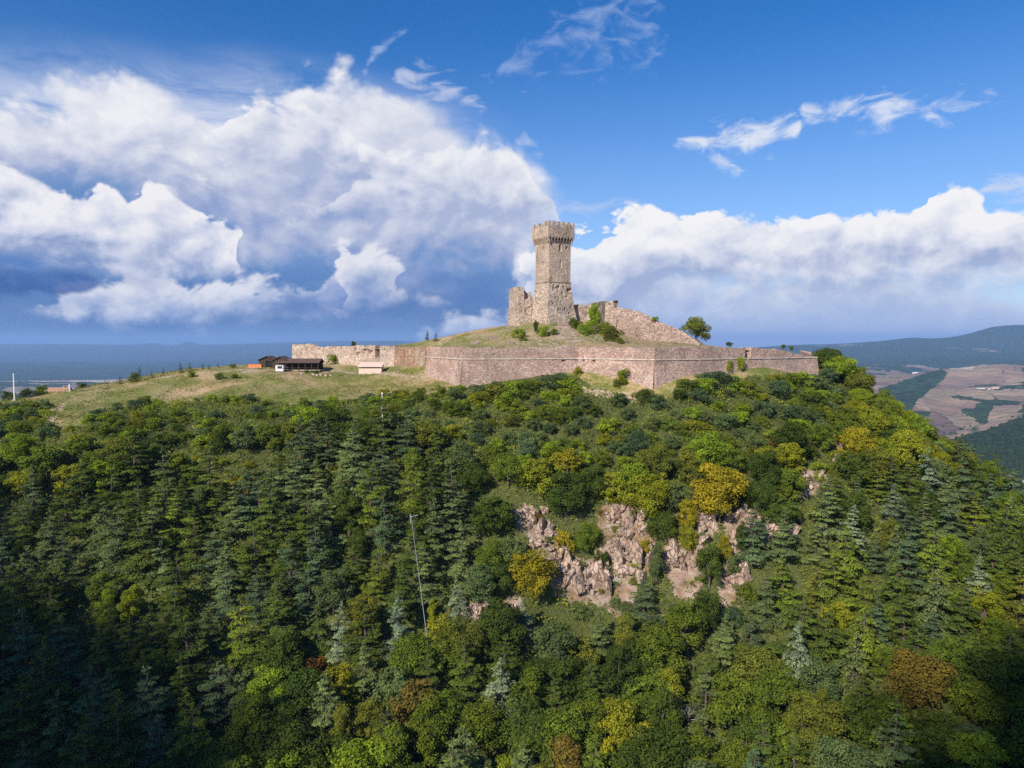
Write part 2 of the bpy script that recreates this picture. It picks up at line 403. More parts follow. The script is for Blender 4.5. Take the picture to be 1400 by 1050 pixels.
# ------------------------------------------------------------------ hill: control points as (column, row, distance) of ground seen in the photograph
def cp(px, py, Y, dz=0.0):
    p = at(px, py, Y); return (p.x, p.y, p.z + dz)
HC = [cp(*c) for c in [
    # crest of the meadow and the ground behind it
    (-250, 560, 230), (-60, 556, 228), (20, 549, 232), (70, 541, 236), (130, 530, 242), (200, 517, 250), (260, 507, 256), (320, 502, 262), (370, 503, 268), (440, 504, 272), (520, 508, 262), (570, 515, 248),
    (400, 497, 292), (540, 500, 262), (585, 505, 248),
    # meadow face
    (100, 562, 215), (200, 545, 226), (300, 532, 236), (400, 525, 240), (500, 530, 236), (570, 530, 228), (-200, 620, 180), (0, 590, 196), (100, 598, 190),
    (200, 580, 203), (300, 570, 210), (400, 560, 216), (500, 556, 215),
    # foot of the walls
    (632, 528, 213.5), (700, 519, 216), (750, 513, 218), (790, 510, 220), (840, 517, 212), (870, 525, 208), (895, 531, 205), (930, 518, 209), (962, 509, 213), (1020, 508, 221), (1060, 509, 227), (1118, 513, 236), (1140, 520, 238),
    (700, 538, 208), (790, 535, 209), (960, 532, 204), (1060, 530, 216),
    # slope below the walls
    (600, 560, 200), (700, 570, 198), (800, 575, 197), (900, 575, 196), (1000, 560, 208), (1100, 560, 218),
    (560, 620, 182, -3), (660, 640, 180, -2), (760, 640, 182, -1), (860, 640, 184, -1), (960, 640, 184, -1), (1060, 620, 192, -1), (1150, 590, 206, -1),
    # cliff
    (700, 690, 171), (760, 700, 171), (830, 700, 173), (900, 705, 172), (1000, 700, 172), (1060, 690, 174), (1110, 650, 182),
    (700, 800, 158), (770, 815, 160), (840, 820, 161), (930, 800, 161), (1010, 800, 160), (1070, 770, 161),
    # western forest
    (400, 640, 186, -4), (250, 640, 184, -4), (100, 660, 178, -4), (0, 660, 175, -4), (-200, 700, 165, -4),
    (550, 720, 162, -5), (400, 740, 160, -5), (250, 740, 160, -5), (100, 760, 155, -5), (-150, 780, 150, -5),
    (620, 830, 150, -4), (450, 850, 145, -5), (250, 850, 142, -5), (50, 870, 135, -5), (-200, 880, 130, -5),
    (650, 960, 130, -5), (400, 980, 124, -5), (150, 1000, 116, -5), (-100, 1000, 110, -5),
    (650, 1150, 105, -6), (300, 1200, 96, -6), (0, 1200, 90, -6), (-250, 1200, 85, -6), (600, 1500, 72, -6), (100, 1500, 66, -6),
    # eastern forest
    (800, 900, 146, -5), (950, 890, 146, -5), (1100, 870, 146, -5), (1130, 760, 160, -5), (1200, 700, 172, -5), (1250, 660, 184, -4), (1300, 690, 180, -5), (1400, 715, 176, -5), (1500, 740, 176, -6),
    (1250, 800, 150, -5), (1400, 820, 146, -5), (1550, 860, 142, -5),
    (800, 1020, 124, -5), (1000, 1010, 126, -5), (1200, 980, 124, -5), (1400, 980, 118, -5), (1600, 1000, 112, -5),
    (850, 1200, 100, -6), (1100, 1200, 98, -6), (1350, 1200, 92, -6), (1600, 1250, 86, -6), (900, 1500, 74, -6), (1400, 1500, 68, -6),
    # eastern shoulder against the valley
    (1160, 527, 246), (1200, 560, 226, -3), (1235, 590, 212, -3), (1275, 640, 196, -4)]]
HC += [(-230, 300, -40), (-120, 330, -30), (-60, 360, -28), (0, 360, -26), (60, 350, -26), (110, 320, -34), (150, 270, -46), (170, 230, -62), (190, 200, -72),
       (-260, 400, -90), (-100, 430, -75), (0, 450, -75), (120, 420, -80), (220, 320, -100), (260, 240, -105), (240, 160, -85), (-330, 260, -60), (-330, 150, -60),
       (-330, 400, -120), (0, 520, -120), (-200, 520, -130), (200, 520, -130), (330, 400, -140), (330, 200, -120), (330, 90, -110), (-300, 60, -75), (0, 40, -92), (250, 60, -100), (0, 10, -104), (-250, 10, -90), (250, 10, -112)]
HC = np.array(HC)
_hill = TPS(HC[:, :2] / 100.0, HC[:, 2], 8e-3)
def hill(x, y):
    x = np.asarray(x, float); y = np.asarray(y, float)
    z = _hill(x / 100.0, y / 100.0)
    return z + 0.9 * fbm(x / 14.0, y / 14.0, 4, 3) + 0.25 * fbm(x / 2.7, y / 2.7, 2, 9)
HX0, HX1, HY0, HY1, HS = -300, 300, 6, 470, 1.5
_gx = np.arange(HX0, HX1 + 0.1, HS); _gy = np.arange(HY0, HY1 + 0.1, HS)
GX, GY = np.meshgrid(_gx, _gy)
# cliff: the rock band steps out in ledges
CLIFFS = [[(700, 705), (722, 690), (748, 712), (756, 735), (770, 752), (800, 772), (835, 776), (862, 800), (868, 830), (838, 834), (800, 820), (765, 812), (742, 770), (722, 735)],
          [(824, 690), (848, 694), (868, 704), (892, 712), (896, 745), (884, 772), (870, 800), (838, 790), (822, 768), (826, 735), (820, 712)],
          [(915, 700), (968, 700), (980, 722), (962, 745), (958, 790), (945, 815), (918, 815), (908, 770), (912, 735)],
          [(990, 700), (1030, 705), (1060, 710), (1062, 735), (1040, 750), (1024, 780), (1006, 825), (988, 822), (978, 800), (992, 770), (998, 735)],
          [(1075, 668), (1100, 640), (1125, 650), (1118, 672), (1088, 682)], [(1135, 590), (1152, 600), (1160, 635), (1146, 640)], [(640, 828), (660, 822), (668, 850), (645, 852)], [(690, 830), (712, 815), (722, 845), (700, 862)], [(1180, 535), (1198, 540), (1196, 560), (1184, 552)]]
GZ = hill(GX, GY)
PXG, PYG = proj(GX, GY, GZ)
_edge = fbm(GX / 9, GY / 9, 3, 21) * 14
cl = np.zeros_like(GZ)
for _c in CLIFFS: cl = np.maximum(cl, inpoly(PXG + _edge * .55, PYG + _edge * .55, _c).astype(float))
def blur(a, n=1):
    for _ in range(n):
        b = np.pad(a, 1, mode='edge')
        a = (b[1:-1, 1:-1] * 2 + b[:-2, 1:-1] + b[2:, 1:-1] + b[1:-1, :-2] + b[1:-1, 2:]) / 6
    return a
cl = blur(cl, 1)
step = (GZ / 4.6 + 0.7 * fbm(GX / 12, GY / 12, 2, 5)); fr = step - np.floor(step)
GZ = GZ + cl * (np.clip((fr - 0.5) * 3, -0.5, 0.5) - (fr - 0.5)) * 3.2 + cl * 0.9 * fbm(GX / 3.0, GY / 3.0, 3, 31)
# inside the walls the sheet stays buried under the platform
_in = inpoly(GX, GY, [(at(a, 500, b).x, b) for a, b in [(405, 300), (458, 291), (542, 270), (586, 262), (592, 250), (634, 222), (700, 225), (790, 229), (893, 214), (958, 222), (1016, 231), (1090, 243), (1108, 262), (1080, 320), (420, 330)]])
GZ = np.where(_in, np.minimum(GZ, -11.0), GZ)
def ground(x, y):
    """bilinear height of the hill sheet"""
    fx = (np.asarray(x, float) - HX0) / HS; fy = (np.asarray(y, float) - HY0) / HS
    ix = np.clip(np.floor(fx).astype(int), 0, GZ.shape[1] - 2); iy = np.clip(np.floor(fy).astype(int), 0, GZ.shape[0] - 2)
    fx, fy = fx - ix, fy - iy
    return (GZ[iy, ix] * (1 - fx) + GZ[iy, ix + 1] * fx) * (1 - fy) + (GZ[iy + 1, ix] * (1 - fx) + GZ[iy + 1, ix + 1] * fx) * fy
def cliffmask(x, y):
    ix = np.clip(np.round((np.asarray(x, float) - HX0) / HS).astype(int), 0, GZ.shape[1] - 1); iy = np.clip(np.round((np.asarray(y, float) - HY0) / HS).astype(int), 0, GZ.shape[0] - 1)
    return cl[iy, ix]
def hit(px, py, up=0.0, y0=60.0, y1=330.0):
    """the ground point (raised by up) seen at a pixel"""
    ys = np.arange(y0, y1, 0.5)
    d = px2dir(px, py)
    xs, zs = ys * d.x / d.y, ys * d.z / d.y
    k = np.argmax(zs < ground(xs, ys) + up)
    if not (zs[k] < ground(xs[k:k + 1], ys[k:k + 1])[0] + up): return None
    return Vector((float(xs[k]), float(ys[k]), float(ground(xs[k], ys[k]))))
# cover: x = meadow, y = bare rock and earth, z = trodden path
MEADOW = [(-400, 480), (1300, 480), (1200, 500), (930, 525), (900, 548), (860, 545), (815, 532), (785, 511), (700, 508), (640, 522), (600, 540), (560, 540), (470, 544), (400, 550), (300, 546), (200, 552), (150, 564), (110, 585), (60, 590), (75, 560), (40, 556), (-400, 562)]
mead = blur(inpoly(PXG + _edge * .5, PYG + _edge * .4, MEADOW).astype(float), 1)
mead = np.where((GY > 285), np.clip(mead + 0.2, 0, 1), mead)
rock = np.clip(cl * 1.3, 0, 1)
pathm = np.zeros_like(GZ)
def strip(pts, w):
    global pathm
    P = [hit(*p) for p in pts]; P = [p for p in P if p is not None]
    for a, b in zip(P, P[1:]):
        ab = np.array([b.x - a.x, b.y - a.y]); L = (ab @ ab) + 1e-9
        t = np.clip(((GX - a.x) * ab[0] + (GY - a.y) * ab[1]) / L, 0, 1)
        d = np.hypot(GX - a.x - t * ab[0], GY - a.y - t * ab[1])
        pathm = np.maximum(pathm, np.clip(1.6 - d / w, 0, 1))
strip([(84, 552), (78, 566), (66, 585), (48, 598), (40, 612), (70, 622), (110, 622), (142, 640)], 1.1)
strip([(190, 520), (250, 514), (300, 508), (345, 505)], 1.1)
strip([(790, 533), (840, 541), (880, 545)], 1.2)
strip([(335, 508), (440, 505), (520, 510), (580, 516)], 1.5)
cover = np.stack([mead, rock, pathm], -1).reshape(-1, 3)

def nodemat(name):
    m = bpy.data.materials.new(name); m.use_nodes = True; m.node_tree.nodes.clear()
    return m, G(m.node_tree)
def finish(m, gg, color, rough=0.9, bump=None, bstr=0.5, bdist=0.1, spec=0.2, shader=None):
    t = m.node_tree
    out = t.nodes.new('ShaderNodeOutputMaterial')
    if shader is None:
        b = t.nodes.new('ShaderNodeBsdfPrincipled')
        gg.put(b.inputs['Base Color'], color); gg.put(b.inputs['Roughness'], rough); b.inputs['Specular IOR Level'].default_value = spec
        if bump is not None:
            bn = t.nodes.new('ShaderNodeBump'); bn.inputs['Strength'].default_value = bstr; bn.inputs['Distance'].default_value = bdist
            gg.put(bn.inputs['Height'], bump); t.links.new(bn.outputs[0], b.inputs['Normal'])
        shader = b.outputs[0]
    t.links.new(shader, out.inputs['Surface'])
    return m
def tex(gg, which='Object'):
    n = gg.t.nodes.new('ShaderNodeTexCoord'); return n.outputs[which]
def attr(gg, name, out=1):
    n = gg.t.nodes.new('ShaderNodeAttribute'); n.attribute_name = name; return n.outputs[out]
def wpos(gg):
    n = gg.t.nodes.new('ShaderNodeNewGeometry'); return n.outputs['Position']

# hillside material
M_hill, q = nodemat('hillside')
P = wpos(q); cv = q.sep(attr(q, 'cover', 1))
na = q.noise(P, 0.09, 5, 0.6); nb = q.noise(P, 0.9, 4, 0.6); nc = q.noise(P, 0.03, 3, 0.5)
nd = q.noise(q.vm('MULTIPLY', P, (1, 1, 1)), 3.5, 3, 0.7)
grass = q.ramp(q.m('ADD', q.m('MULTIPLY', na, 0.62), q.m('MULTIPLY', nb, 0.38)), [(0.38, (0.12, 0.135, 0.030)), (0.46, (0.19, 0.175, 0.050)), (0.52, (0.31, 0.235, 0.11)), (0.60, (0.42, 0.29, 0.18))])
grass = q.mix(q.ss(nc, 0.42, 0.60), grass, q.mix(0.55, grass, (0.10, 0.14, 0.03)))
soil = q.ramp(nb, [(0.3, (0.05, 0.06, 0.02)), (0.6, (0.09, 0.10, 0.03)), (0.75, (0.14, 0.11, 0.06))])
vr1 = q.voro(q.vm('MULTIPLY', P, (1, 1, 0.7)), 0.55, 2, 0.6, out=1)
rocky = q.ramp(q.noise(P, 0.45, 5, 0.65), [(0.30, (0.18, 0.125, 0.085)), (0.45, (0.29, 0.20, 0.145)), (0.6, (0.40, 0.31, 0.25)), (0.75, (0.50, 0.42, 0.36))])
rocky = q.mix(0.22, rocky, vr1, 'MULTIPLY')
scrub = q.ramp(nb, [(0.35, (0.17, 0.12, 0.06)), (0.65, (0.30, 0.195, 0.125))])
rocky = q.mix(q.ss(na, 0.5, 0.62), rocky, scrub)
path_c = q.ramp(nb, [(0.3, (0.27, 0.21, 0.13)), (0.7, (0.42, 0.33, 0.22))])
c = q.mix(q.ss(q.m('ADD', cv[0], q.m('MULTIPLY', q.m('SUBTRACT', nb, 0.5), 0.9)), 0.35, 0.65), soil, grass)
c = q.mix(q.ss(q.m('ADD', cv[1], q.m('MULTIPLY', q.m('SUBTRACT', nb, 0.5), 0.9)), 0.35, 0.6), c, rocky)
c = q.mix(q.ss(q.m('ADD', cv[2], q.m('MULTIPLY', q.m('SUBTRACT', nb, 0.5), 2.4)), 0.4, 0.8), c, path_c)
hgt = q.m('ADD', q.m('MULTIPLY', q.noise(P, 0.8, 6, 0.65), 1.4), q.m('MULTIPLY', nd, 0.35))
finish(M_hill, q, c, 0.95, hgt, 0.8, 0.5, 0.1)

# the sheet is cut out under the fortress platform, which is built on its own
ny, nx = GZ.shape
idx = np.arange(ny * nx).reshape(ny, nx)
F = np.stack([idx[:-1, :-1], idx[:-1, 1:], idx[1:, 1:], idx[1:, :-1]], -1).reshape(-1, 4)
o = link('hillside_ground', mesh_from('hillside_ground', np.stack([GX, GY, GZ], -1).reshape(-1, 3), F, True, {'cover': cover}, M_hill))
kind(o, 'structure')
# ------------------------------------------------------------------ valley and far mountains (one sheet on rings around the hill)
def vp(px, py, Y, dz=0):
    p = at(px, py, Y); return p.x, p.y, p.z + dz
VC = []
for c in [(1330, 700, 1100), (1400, 665, 1150), (1500, 690, 1150), (1250, 700, 1150), (1100, 700, 1200),
          (1300, 628, 1650), (1400, 640, 1500), (1330, 612, 1800), (1400, 585, 1900), (1500, 580, 1900), (1200, 610, 1800),
          (1280, 600, 2200), (1180, 580, 2400), (1330, 580, 2500), (1400, 560, 2600), (1500, 560, 2600),
          (1250, 552, 3000), (1330, 538, 3500), (1400, 532, 3600), (1500, 530, 3600), (1200, 540, 3400),
          (1220, 522, 4300), (1290, 508, 4600), (1350, 507, 4600), (1400, 507, 4500), (1550, 507, 4500), (1170, 518, 4800), (1120, 520, 5200), (1290, 530, 5400), (1400, 530, 5300),
          (1130, 508, 6500), (1200, 503, 6800), (1300, 500, 7000), (1400, 498, 7000), (1550, 498, 7000),
          (1100, 489, 9000), (1200, 484, 9500), (1300, 478, 9500), (1400, 474, 9500),
          (1050, 474, 14000), (1080, 470, 13000), (1120, 469, 12500), (1170, 468, 12000), (1205, 465, 11500), (1250, 460, 11500), (1290, 464, 12000), (1320, 458, 11500), (1350, 450, 11000), (1380, 445, 11000), (1420, 444, 11000), (1500, 450, 11000), (1650, 440, 11000),
          (1000, 480, 9000), (900, 520, 5000), (900, 700, 1500), (700, 700, 1300), (700, 560, 3000), (700, 500, 9000), (500, 500, 9000), (500, 560, 3500), (500, 700, 1300),
          (300, 700, 1300), (300, 570, 3500), (300, 500, 11000), (0, 700, 1250), (100, 600, 2500), (0, 560, 3600), (-200, 560, 3600), (100, 535, 5200), (0, 530, 5600), (150, 527, 6200), (0, 520, 7500), (200, 515, 8500), (0, 500, 11500),
          (-200, 500, 11500), (100, 487, 18000), (-200, 487, 18000), (300, 487, 18000), (600, 487, 18000), (900, 485, 18000)]:
    VC.append(vp(*c))
# western skyline and its two small cones
RIDGE = [(-300, 474), (-100, 475), (0, 474.5), (50, 474), (100, 474), (150, 474), (180, 475), (200, 474), (230, 474.5), (258, 474), (290, 475), (330, 473.5), (380, 472.5), (430, 472), (500, 471), (580, 471), (700, 472), (850, 472), (950, 473)]
for a, b in RIDGE: VC.append(vp(a, b, 30000))
for a in (-300, 100, 500, 900): VC.append(vp(a, 480, 36000, -300))
for a in (1100, 1300, 1500, 1700): VC.append(vp(a, 480, 22000, -300))
VC = np.array(VC)
def vk(x, y): return np.stack([np.arctan2(x, y) * 3.2, np.log(np.hypot(x, y) / 1000.0) * 1.3], -1)
_v = TPS(vk(VC[:, 0], VC[:, 1]), VC[:, 2], 1e-3)
def valley(x, y):
    k = vk(x, y); z = _v(k[..., 0], k[..., 1]); r = np.hypot(x, y); a = np.degrees(np.arctan2(x, y))
    amp = np.clip((r - 900) / 3500, 0.02, 1) * np.clip(1 - np.maximum(0, r - 24000) / 9000, 0, 1)
    z = z + amp * (34 * fbm(x / 1500, y / 1500, 5, 41, 0.5) - 40 * np.abs(fbm(x / 620, y / 620, 4, 47)) + 12)
    z = z + np.clip((r - 1900) / 900, 0, 1) * np.clip(1 - (r - 6500) / 2500, 0, 1) * (16 - 52 * np.abs(fbm(x / 420 + y / 900, y / 900 - x / 700, 4, 57, 0.6)))
    z = z + np.clip((r - 8500) / 4000, 0, 1) * np.clip(1 - np.maximum(0, r - 22000) / 5000, 0, 1) * np.clip((900 - 53 * a * 0 - 0) / 900, 0, 1) * (110 * np.abs(fbm(x / 3800, y / 3800, 5, 53, 0.55)) - 45)
    z = z + 130 * np.exp(-((r - 29500) / 2500) ** 2) * np.exp(-((a + 24.95) / 0.55) ** 2) + 60 * np.exp(-((r - 29000) / 2500) ** 2) * np.exp(-((a + 27.5) / 0.8) ** 2)
    z = z + 165 * np.exp(-((r - 21000) / 2200) ** 2) * np.exp(-((a + 10.0) / 2.1) ** 4)
    return z
rr = np.concatenate([np.geomspace(380, 1200, 30), np.geomspace(1230, 7000, 190), np.geomspace(7100, 16000, 90), np.geomspace(16300, 37000, 60)])
aa = np.radians(np.concatenate([np.linspace(-75, -38, 60), np.linspace(-37.7, 18, 330), np.linspace(18.1, 38, 330), np.linspace(38.5, 75, 60)]))
AA, RR = np.meshgrid(aa, rr)
VX, VY = RR * np.sin(AA), RR * np.cos(AA)
VZ = valley(VX, VY)
near = np.clip(1 - (RR - 380) / 500, 0, 1); near = near * near * (3 - 2 * near)
VZ = VZ * (1 - near) + near * (-190)
# land cover: x = woodland, y = ploughed field tone, z = track or pale ground
vpx, vpy = proj(VX, VY, VZ)
wv = 26 * fbm(VX / 900, VY / 900, 5, 61)
def vblur(a, n):
    return blur(a, n)
def vpoly(pts, blur_n=0, jig=0.35):
    return inpoly(vpx + wv * jig, vpy + wv * jig * 0.30, pts).astype(float)
wood = np.zeros_like(VZ); field = np.full_like(VZ, 0.5); pale = np.zeros_like(VZ)
fb = fbm(VX / 700, VY / 700, 5, 71)
wood = np.where(fb > 0.02, 1.0, 0.25)
far = RR > 8200
wood = np.where(far, np.where(fb > -0.35, 1.0, 0.5), wood)
right = AA > math.radians(13)
mid = right & (RR > 2000) & (RR < 5000)
wood = np.where(mid, np.where(fb > 0.42, 0.75, 0.0), wood)
wood = np.maximum(wood, vpoly([(1195, 530), (1240, 520), (1290, 505), (1300, 512), (1280, 525), (1255, 545), (1245, 565), (1215, 560)]))
wood = np.maximum(wood, vpoly([(1228, 570), (1250, 562), (1275, 561), (1272, 568), (1240, 573)], jig=0.15))
wood = np.maximum(wood, vpoly([(1185, 565), (1225, 560), (1235, 590), (1255, 604), (1190, 615)]))
wood = np.maximum(wood, vpoly([(1255, 612), (1310, 602), (1360, 585), (1420, 560), (1420, 648), (1370, 640), (1300, 632), (1250, 640)]))
wood = np.maximum(wood, vpoly([(1310, 560), (1330, 555), (1350, 545), (1362, 546), (1355, 562), (1350, 582), (1340, 580), (1325, 568)], jig=0.2) * 0.8)
field = np.where(vpoly([(1245, 560), (1330, 535), (1400, 520), (1400, 545), (1300, 552)]) > 0, 0.78, field)
field = np.where(vpoly([(1230, 572), (1310, 560), (1330, 580), (1300, 600), (1240, 590)]) > 0, 0.28, field)
pale = np.maximum(pale, vpoly([(1318, 637), (1340, 634), (1372, 646), (1410, 660), (1410, 664), (1370, 650), (1340, 640)], jig=0.05))
pale = np.maximum(pale, vpoly([(1378, 585), (1420, 570), (1420, 578), (1385, 590)], jig=0.1) * 0.7)
pale = np.maximum(pale, vpoly([(1298, 503), (1345, 500), (1330, 506), (1300, 506)], jig=0.1) * 0.6)
lx = (vpx < 420) & (RR > 5000) & (RR < 9500)
wood = np.where((vpx < 420) & (RR > 5000) & (RR < 9500), np.where(fb > -0.1, 0.9, 0.1), wood)
pale = np.where(lx & (fbm(VX / 1500, VY / 380, 4, 83) > 0.12), 0.8, pale)
wood = np.where(lx & (pale > 0.5), 0, wood)
wood = np.where((vpx < 420) & (RR <= 5000), 0.15, wood)
wood = np.where((RR > 9500) & (vpx < 620), 1.0, wood)
wood = blur(wood, 2); field = blur(field, 2); pale = blur(pale, 1)
M_val, q = nodemat('valley_land')
P = q.vm('SCALE', wpos(q), 0.001); cv = q.sep(attr(q, 'cover', 1))
n1v = q.noise(P, 6.0, 7, 0.65); n2v = q.noise(P, 22.0, 5, 0.6); n3v = q.noise(P, 1.6, 4, 0.5)
fld = q.ramp(q.m('ADD', q.m('MULTIPLY', cv[1], 0.75), q.m('MULTIPLY_ADD', n1v, 0.5, -0.1)), [(0.25, (0.15, 0.095, 0.085)), (0.5, (0.23, 0.155, 0.125)), (0.7, (0.33, 0.235, 0.16)), (0.95, (0.42, 0.32, 0.20))])
fld = q.mix(q.ss(n2v, 0.54, 0.66, 0.0, 0.8), fld, (0.17, 0.155, 0.08))
par = q.voro(q.vm('ADD', P, q.vm('SCALE', q.noise(P, 3.0, 3, 0.5, color=True), 0.12)), 3.2, 0, out=1)      # parcels
ps_ = q.sep(par)
fld = q.mix(0.55, fld, q.ramp(ps_[0], [(0.0, (0.13, 0.085, 0.07)), (0.35, (0.24, 0.165, 0.12)), (0.7, (0.36, 0.27, 0.18)), (1.0, (0.20, 0.19, 0.09))]))
hedge = q.voro(q.vm('ADD', P, q.vm('SCALE', q.noise(P, 3.0, 3, 0.5, color=True), 0.12)), 3.2, 0, feature='DISTANCE_TO_EDGE')
fld = q.mix(q.m('MULTIPLY', q.ss(hedge, 0.0, 0.022, 1.0, 0.0), q.ss(q.noise(P, 4.0, 4, 0.6), 0.45, 0.6)), fld, (0.05, 0.065, 0.03))
wd = q.ramp(n2v, [(0.35, (0.014, 0.030, 0.014)), (0.65, (0.045, 0.075, 0.026))])
c = q.mix(q.ss(q.m('ADD', cv[0], q.m('MULTIPLY', q.m('SUBTRACT', q.noise(P, 11.0, 7, 0.72), 0.5), 2.6)), 0.44, 0.56), fld, wd)
c = q.mix(q.ss(q.m('ADD', cv[2], q.m('MULTIPLY', q.m('SUBTRACT', n2v, 0.5), 0.6)), 0.4, 0.6), c, (0.46, 0.37, 0.27))
finish(M_val, q, c, 0.95, q.m('ADD', q.m('MULTIPLY', n1v, 1.0), q.m('MULTIPLY', n2v, 0.3)), 0.8, 60.0, 0.05)
ny, nx = VZ.shape; idx = np.arange(ny * nx).reshape(ny, nx)
F = np.stack([idx[:-1, :-1], idx[:-1, 1:], idx[1:, 1:], idx[1:, :-1]], -1).reshape(-1, 4)[:, ::-1]
F = np.ascontiguousarray(F)
o = link('valley_ground', mesh_from('valley_ground', np.stack([VX, VY, VZ], -1).reshape(-1, 3), F, True, {'cover': np.stack([wood, field, pale], -1).reshape(-1, 3)}, M_val))
kind(o, 'structure')
# plain apron under everything, out to the horizon on all sides
ap = MB()
ring = [(38000 * math.sin(t), 38000 * math.cos(t), -640) for t in np.linspace(0, 2 * math.pi, 65)[:-1]]
ap.add(ring, [tuple(range(64))[::-1]])
kind(ap.build('plain_ground', M_val), 'structure')

# ------------------------------------------------------------------ haze
hz_m = bpy.data.materials.new('haze'); hz_m.use_nodes = True; hz_m.node_tree.nodes.clear()
_t = hz_m.node_tree
pv = _t.nodes.new('ShaderNodeVolumePrincipled')
pv.inputs['Color'].default_value = (0.34, 0.57, 1.0, 1)
pv.inputs['Density'].default_value = 5.2e-5
pv.inputs['Anisotropy'].default_value = 0.0
_o = _t.nodes.new('ShaderNodeOutputMaterial'); _t.links.new(pv.outputs[0], _o.inputs['Volume'])
hb = MB().box((0, 0, (-645 + 340) / 2), (78000, 78000, 985)).build('haze', hz_m)
kind(hb, 'stuff')
# ------------------------------------------------------------------ unseen clouds added behind the camera to shade both lower corners
M_shade_cloud = bpy.data.materials.new('shade_cloud_vapour'); M_shade_cloud.use_nodes = True; _t = M_shade_cloud.node_tree; _t.nodes.clear(); q = G(_t)
lw = _t.nodes.new('ShaderNodeLayerWeight'); lw.inputs['Blend'].default_value = 0.35
df = _t.nodes.new('ShaderNodeBsdfDiffuse'); df.inputs['Color'].default_value = (0.92, 0.92, 0.93, 1)
tl_ = _t.nodes.new('ShaderNodeBsdfTranslucent'); tl_.inputs['Color'].default_value = (0.92, 0.92, 0.93, 1)
m0 = _t.nodes.new('ShaderNodeMixShader'); m0.inputs[0].default_value = 0.5
_t.links.new(df.outputs[0], m0.inputs[1]); _t.links.new(tl_.outputs[0], m0.inputs[2])
tp_ = _t.nodes.new('ShaderNodeBsdfTransparent')
m1 = _t.nodes.new('ShaderNodeMixShader'); q.put(m1.inputs[0], q.ss(lw.outputs['Facing'], 0.15, 0.85, 0.70, 1.0, 'LINEAR'))
_t.links.new(m0.outputs[0], m1.inputs[1]); _t.links.new(tp_.outputs[0], m1.inputs[2])
finish(M_shade_cloud, q, None, shader=m1.outputs[0])
def shade_cloud(targets, dist, seed, n, rad, label=None):
    """lobes gathered where the sun rays to the given ground points cross the cloud"""
    rc_ = random.Random(seed); b = bmesh.new()
    for k in range(n):
        tx, ty, tz, sx, sy = targets[k % len(targets)]
        c = Vector((tx + rc_.gauss(0, sx), ty + rc_.gauss(0, sy), tz)) + SUN_DIR * (dist + rc_.uniform(-25, 25))
        r = rad * rc_.uniform(0.6, 1.3)
        res = bmesh.ops.create_icosphere(b, subdivisions=2, radius=r, matrix=Matrix.Translation(c))
        for v in res['verts']:
            d = (v.co - c); f = 1 + 0.28 * float(fbm(np.array([v.co.x / r * 1.3]), np.array([v.co.y / r * 1.3 + v.co.z / r]), 3, seed + k)[0])
            v.co = c + d * f; v.co.z = c.z + (v.co.z - c.z) * 0.7
    me = bpy.data.meshes.new('cloud'); b.to_mesh(me); b.free()
    me.polygons.foreach_set('use_smooth', np.ones(len(me.polygons), bool)); me.materials.append(M_shade_cloud)
    kind(link('cloud', me), 'stuff')  # out-of-view cloud, added only for the shade it throws
_s = [hit(*c) for c in [(-40, 780), (60, 900), (130, 1000), (20, 1040), (260, 1060)]]
shade_cloud([(v.x - 4, v.y, v.z, 11, 11) for v in _s], 1000.0, 3, 120, 11.0)  # added to darken the near western slope at lower left
_s = [v for v in (hit(*c) for c in [(1440, 960), (1420, 1060), (1330, 1090)]) if v is not None]
shade_cloud([(v.x + 4, v.y, v.z, 10, 8) for v in _s], 1050.0, 9, 34, 10.0)  # second added cloud, darkens the lower right corner
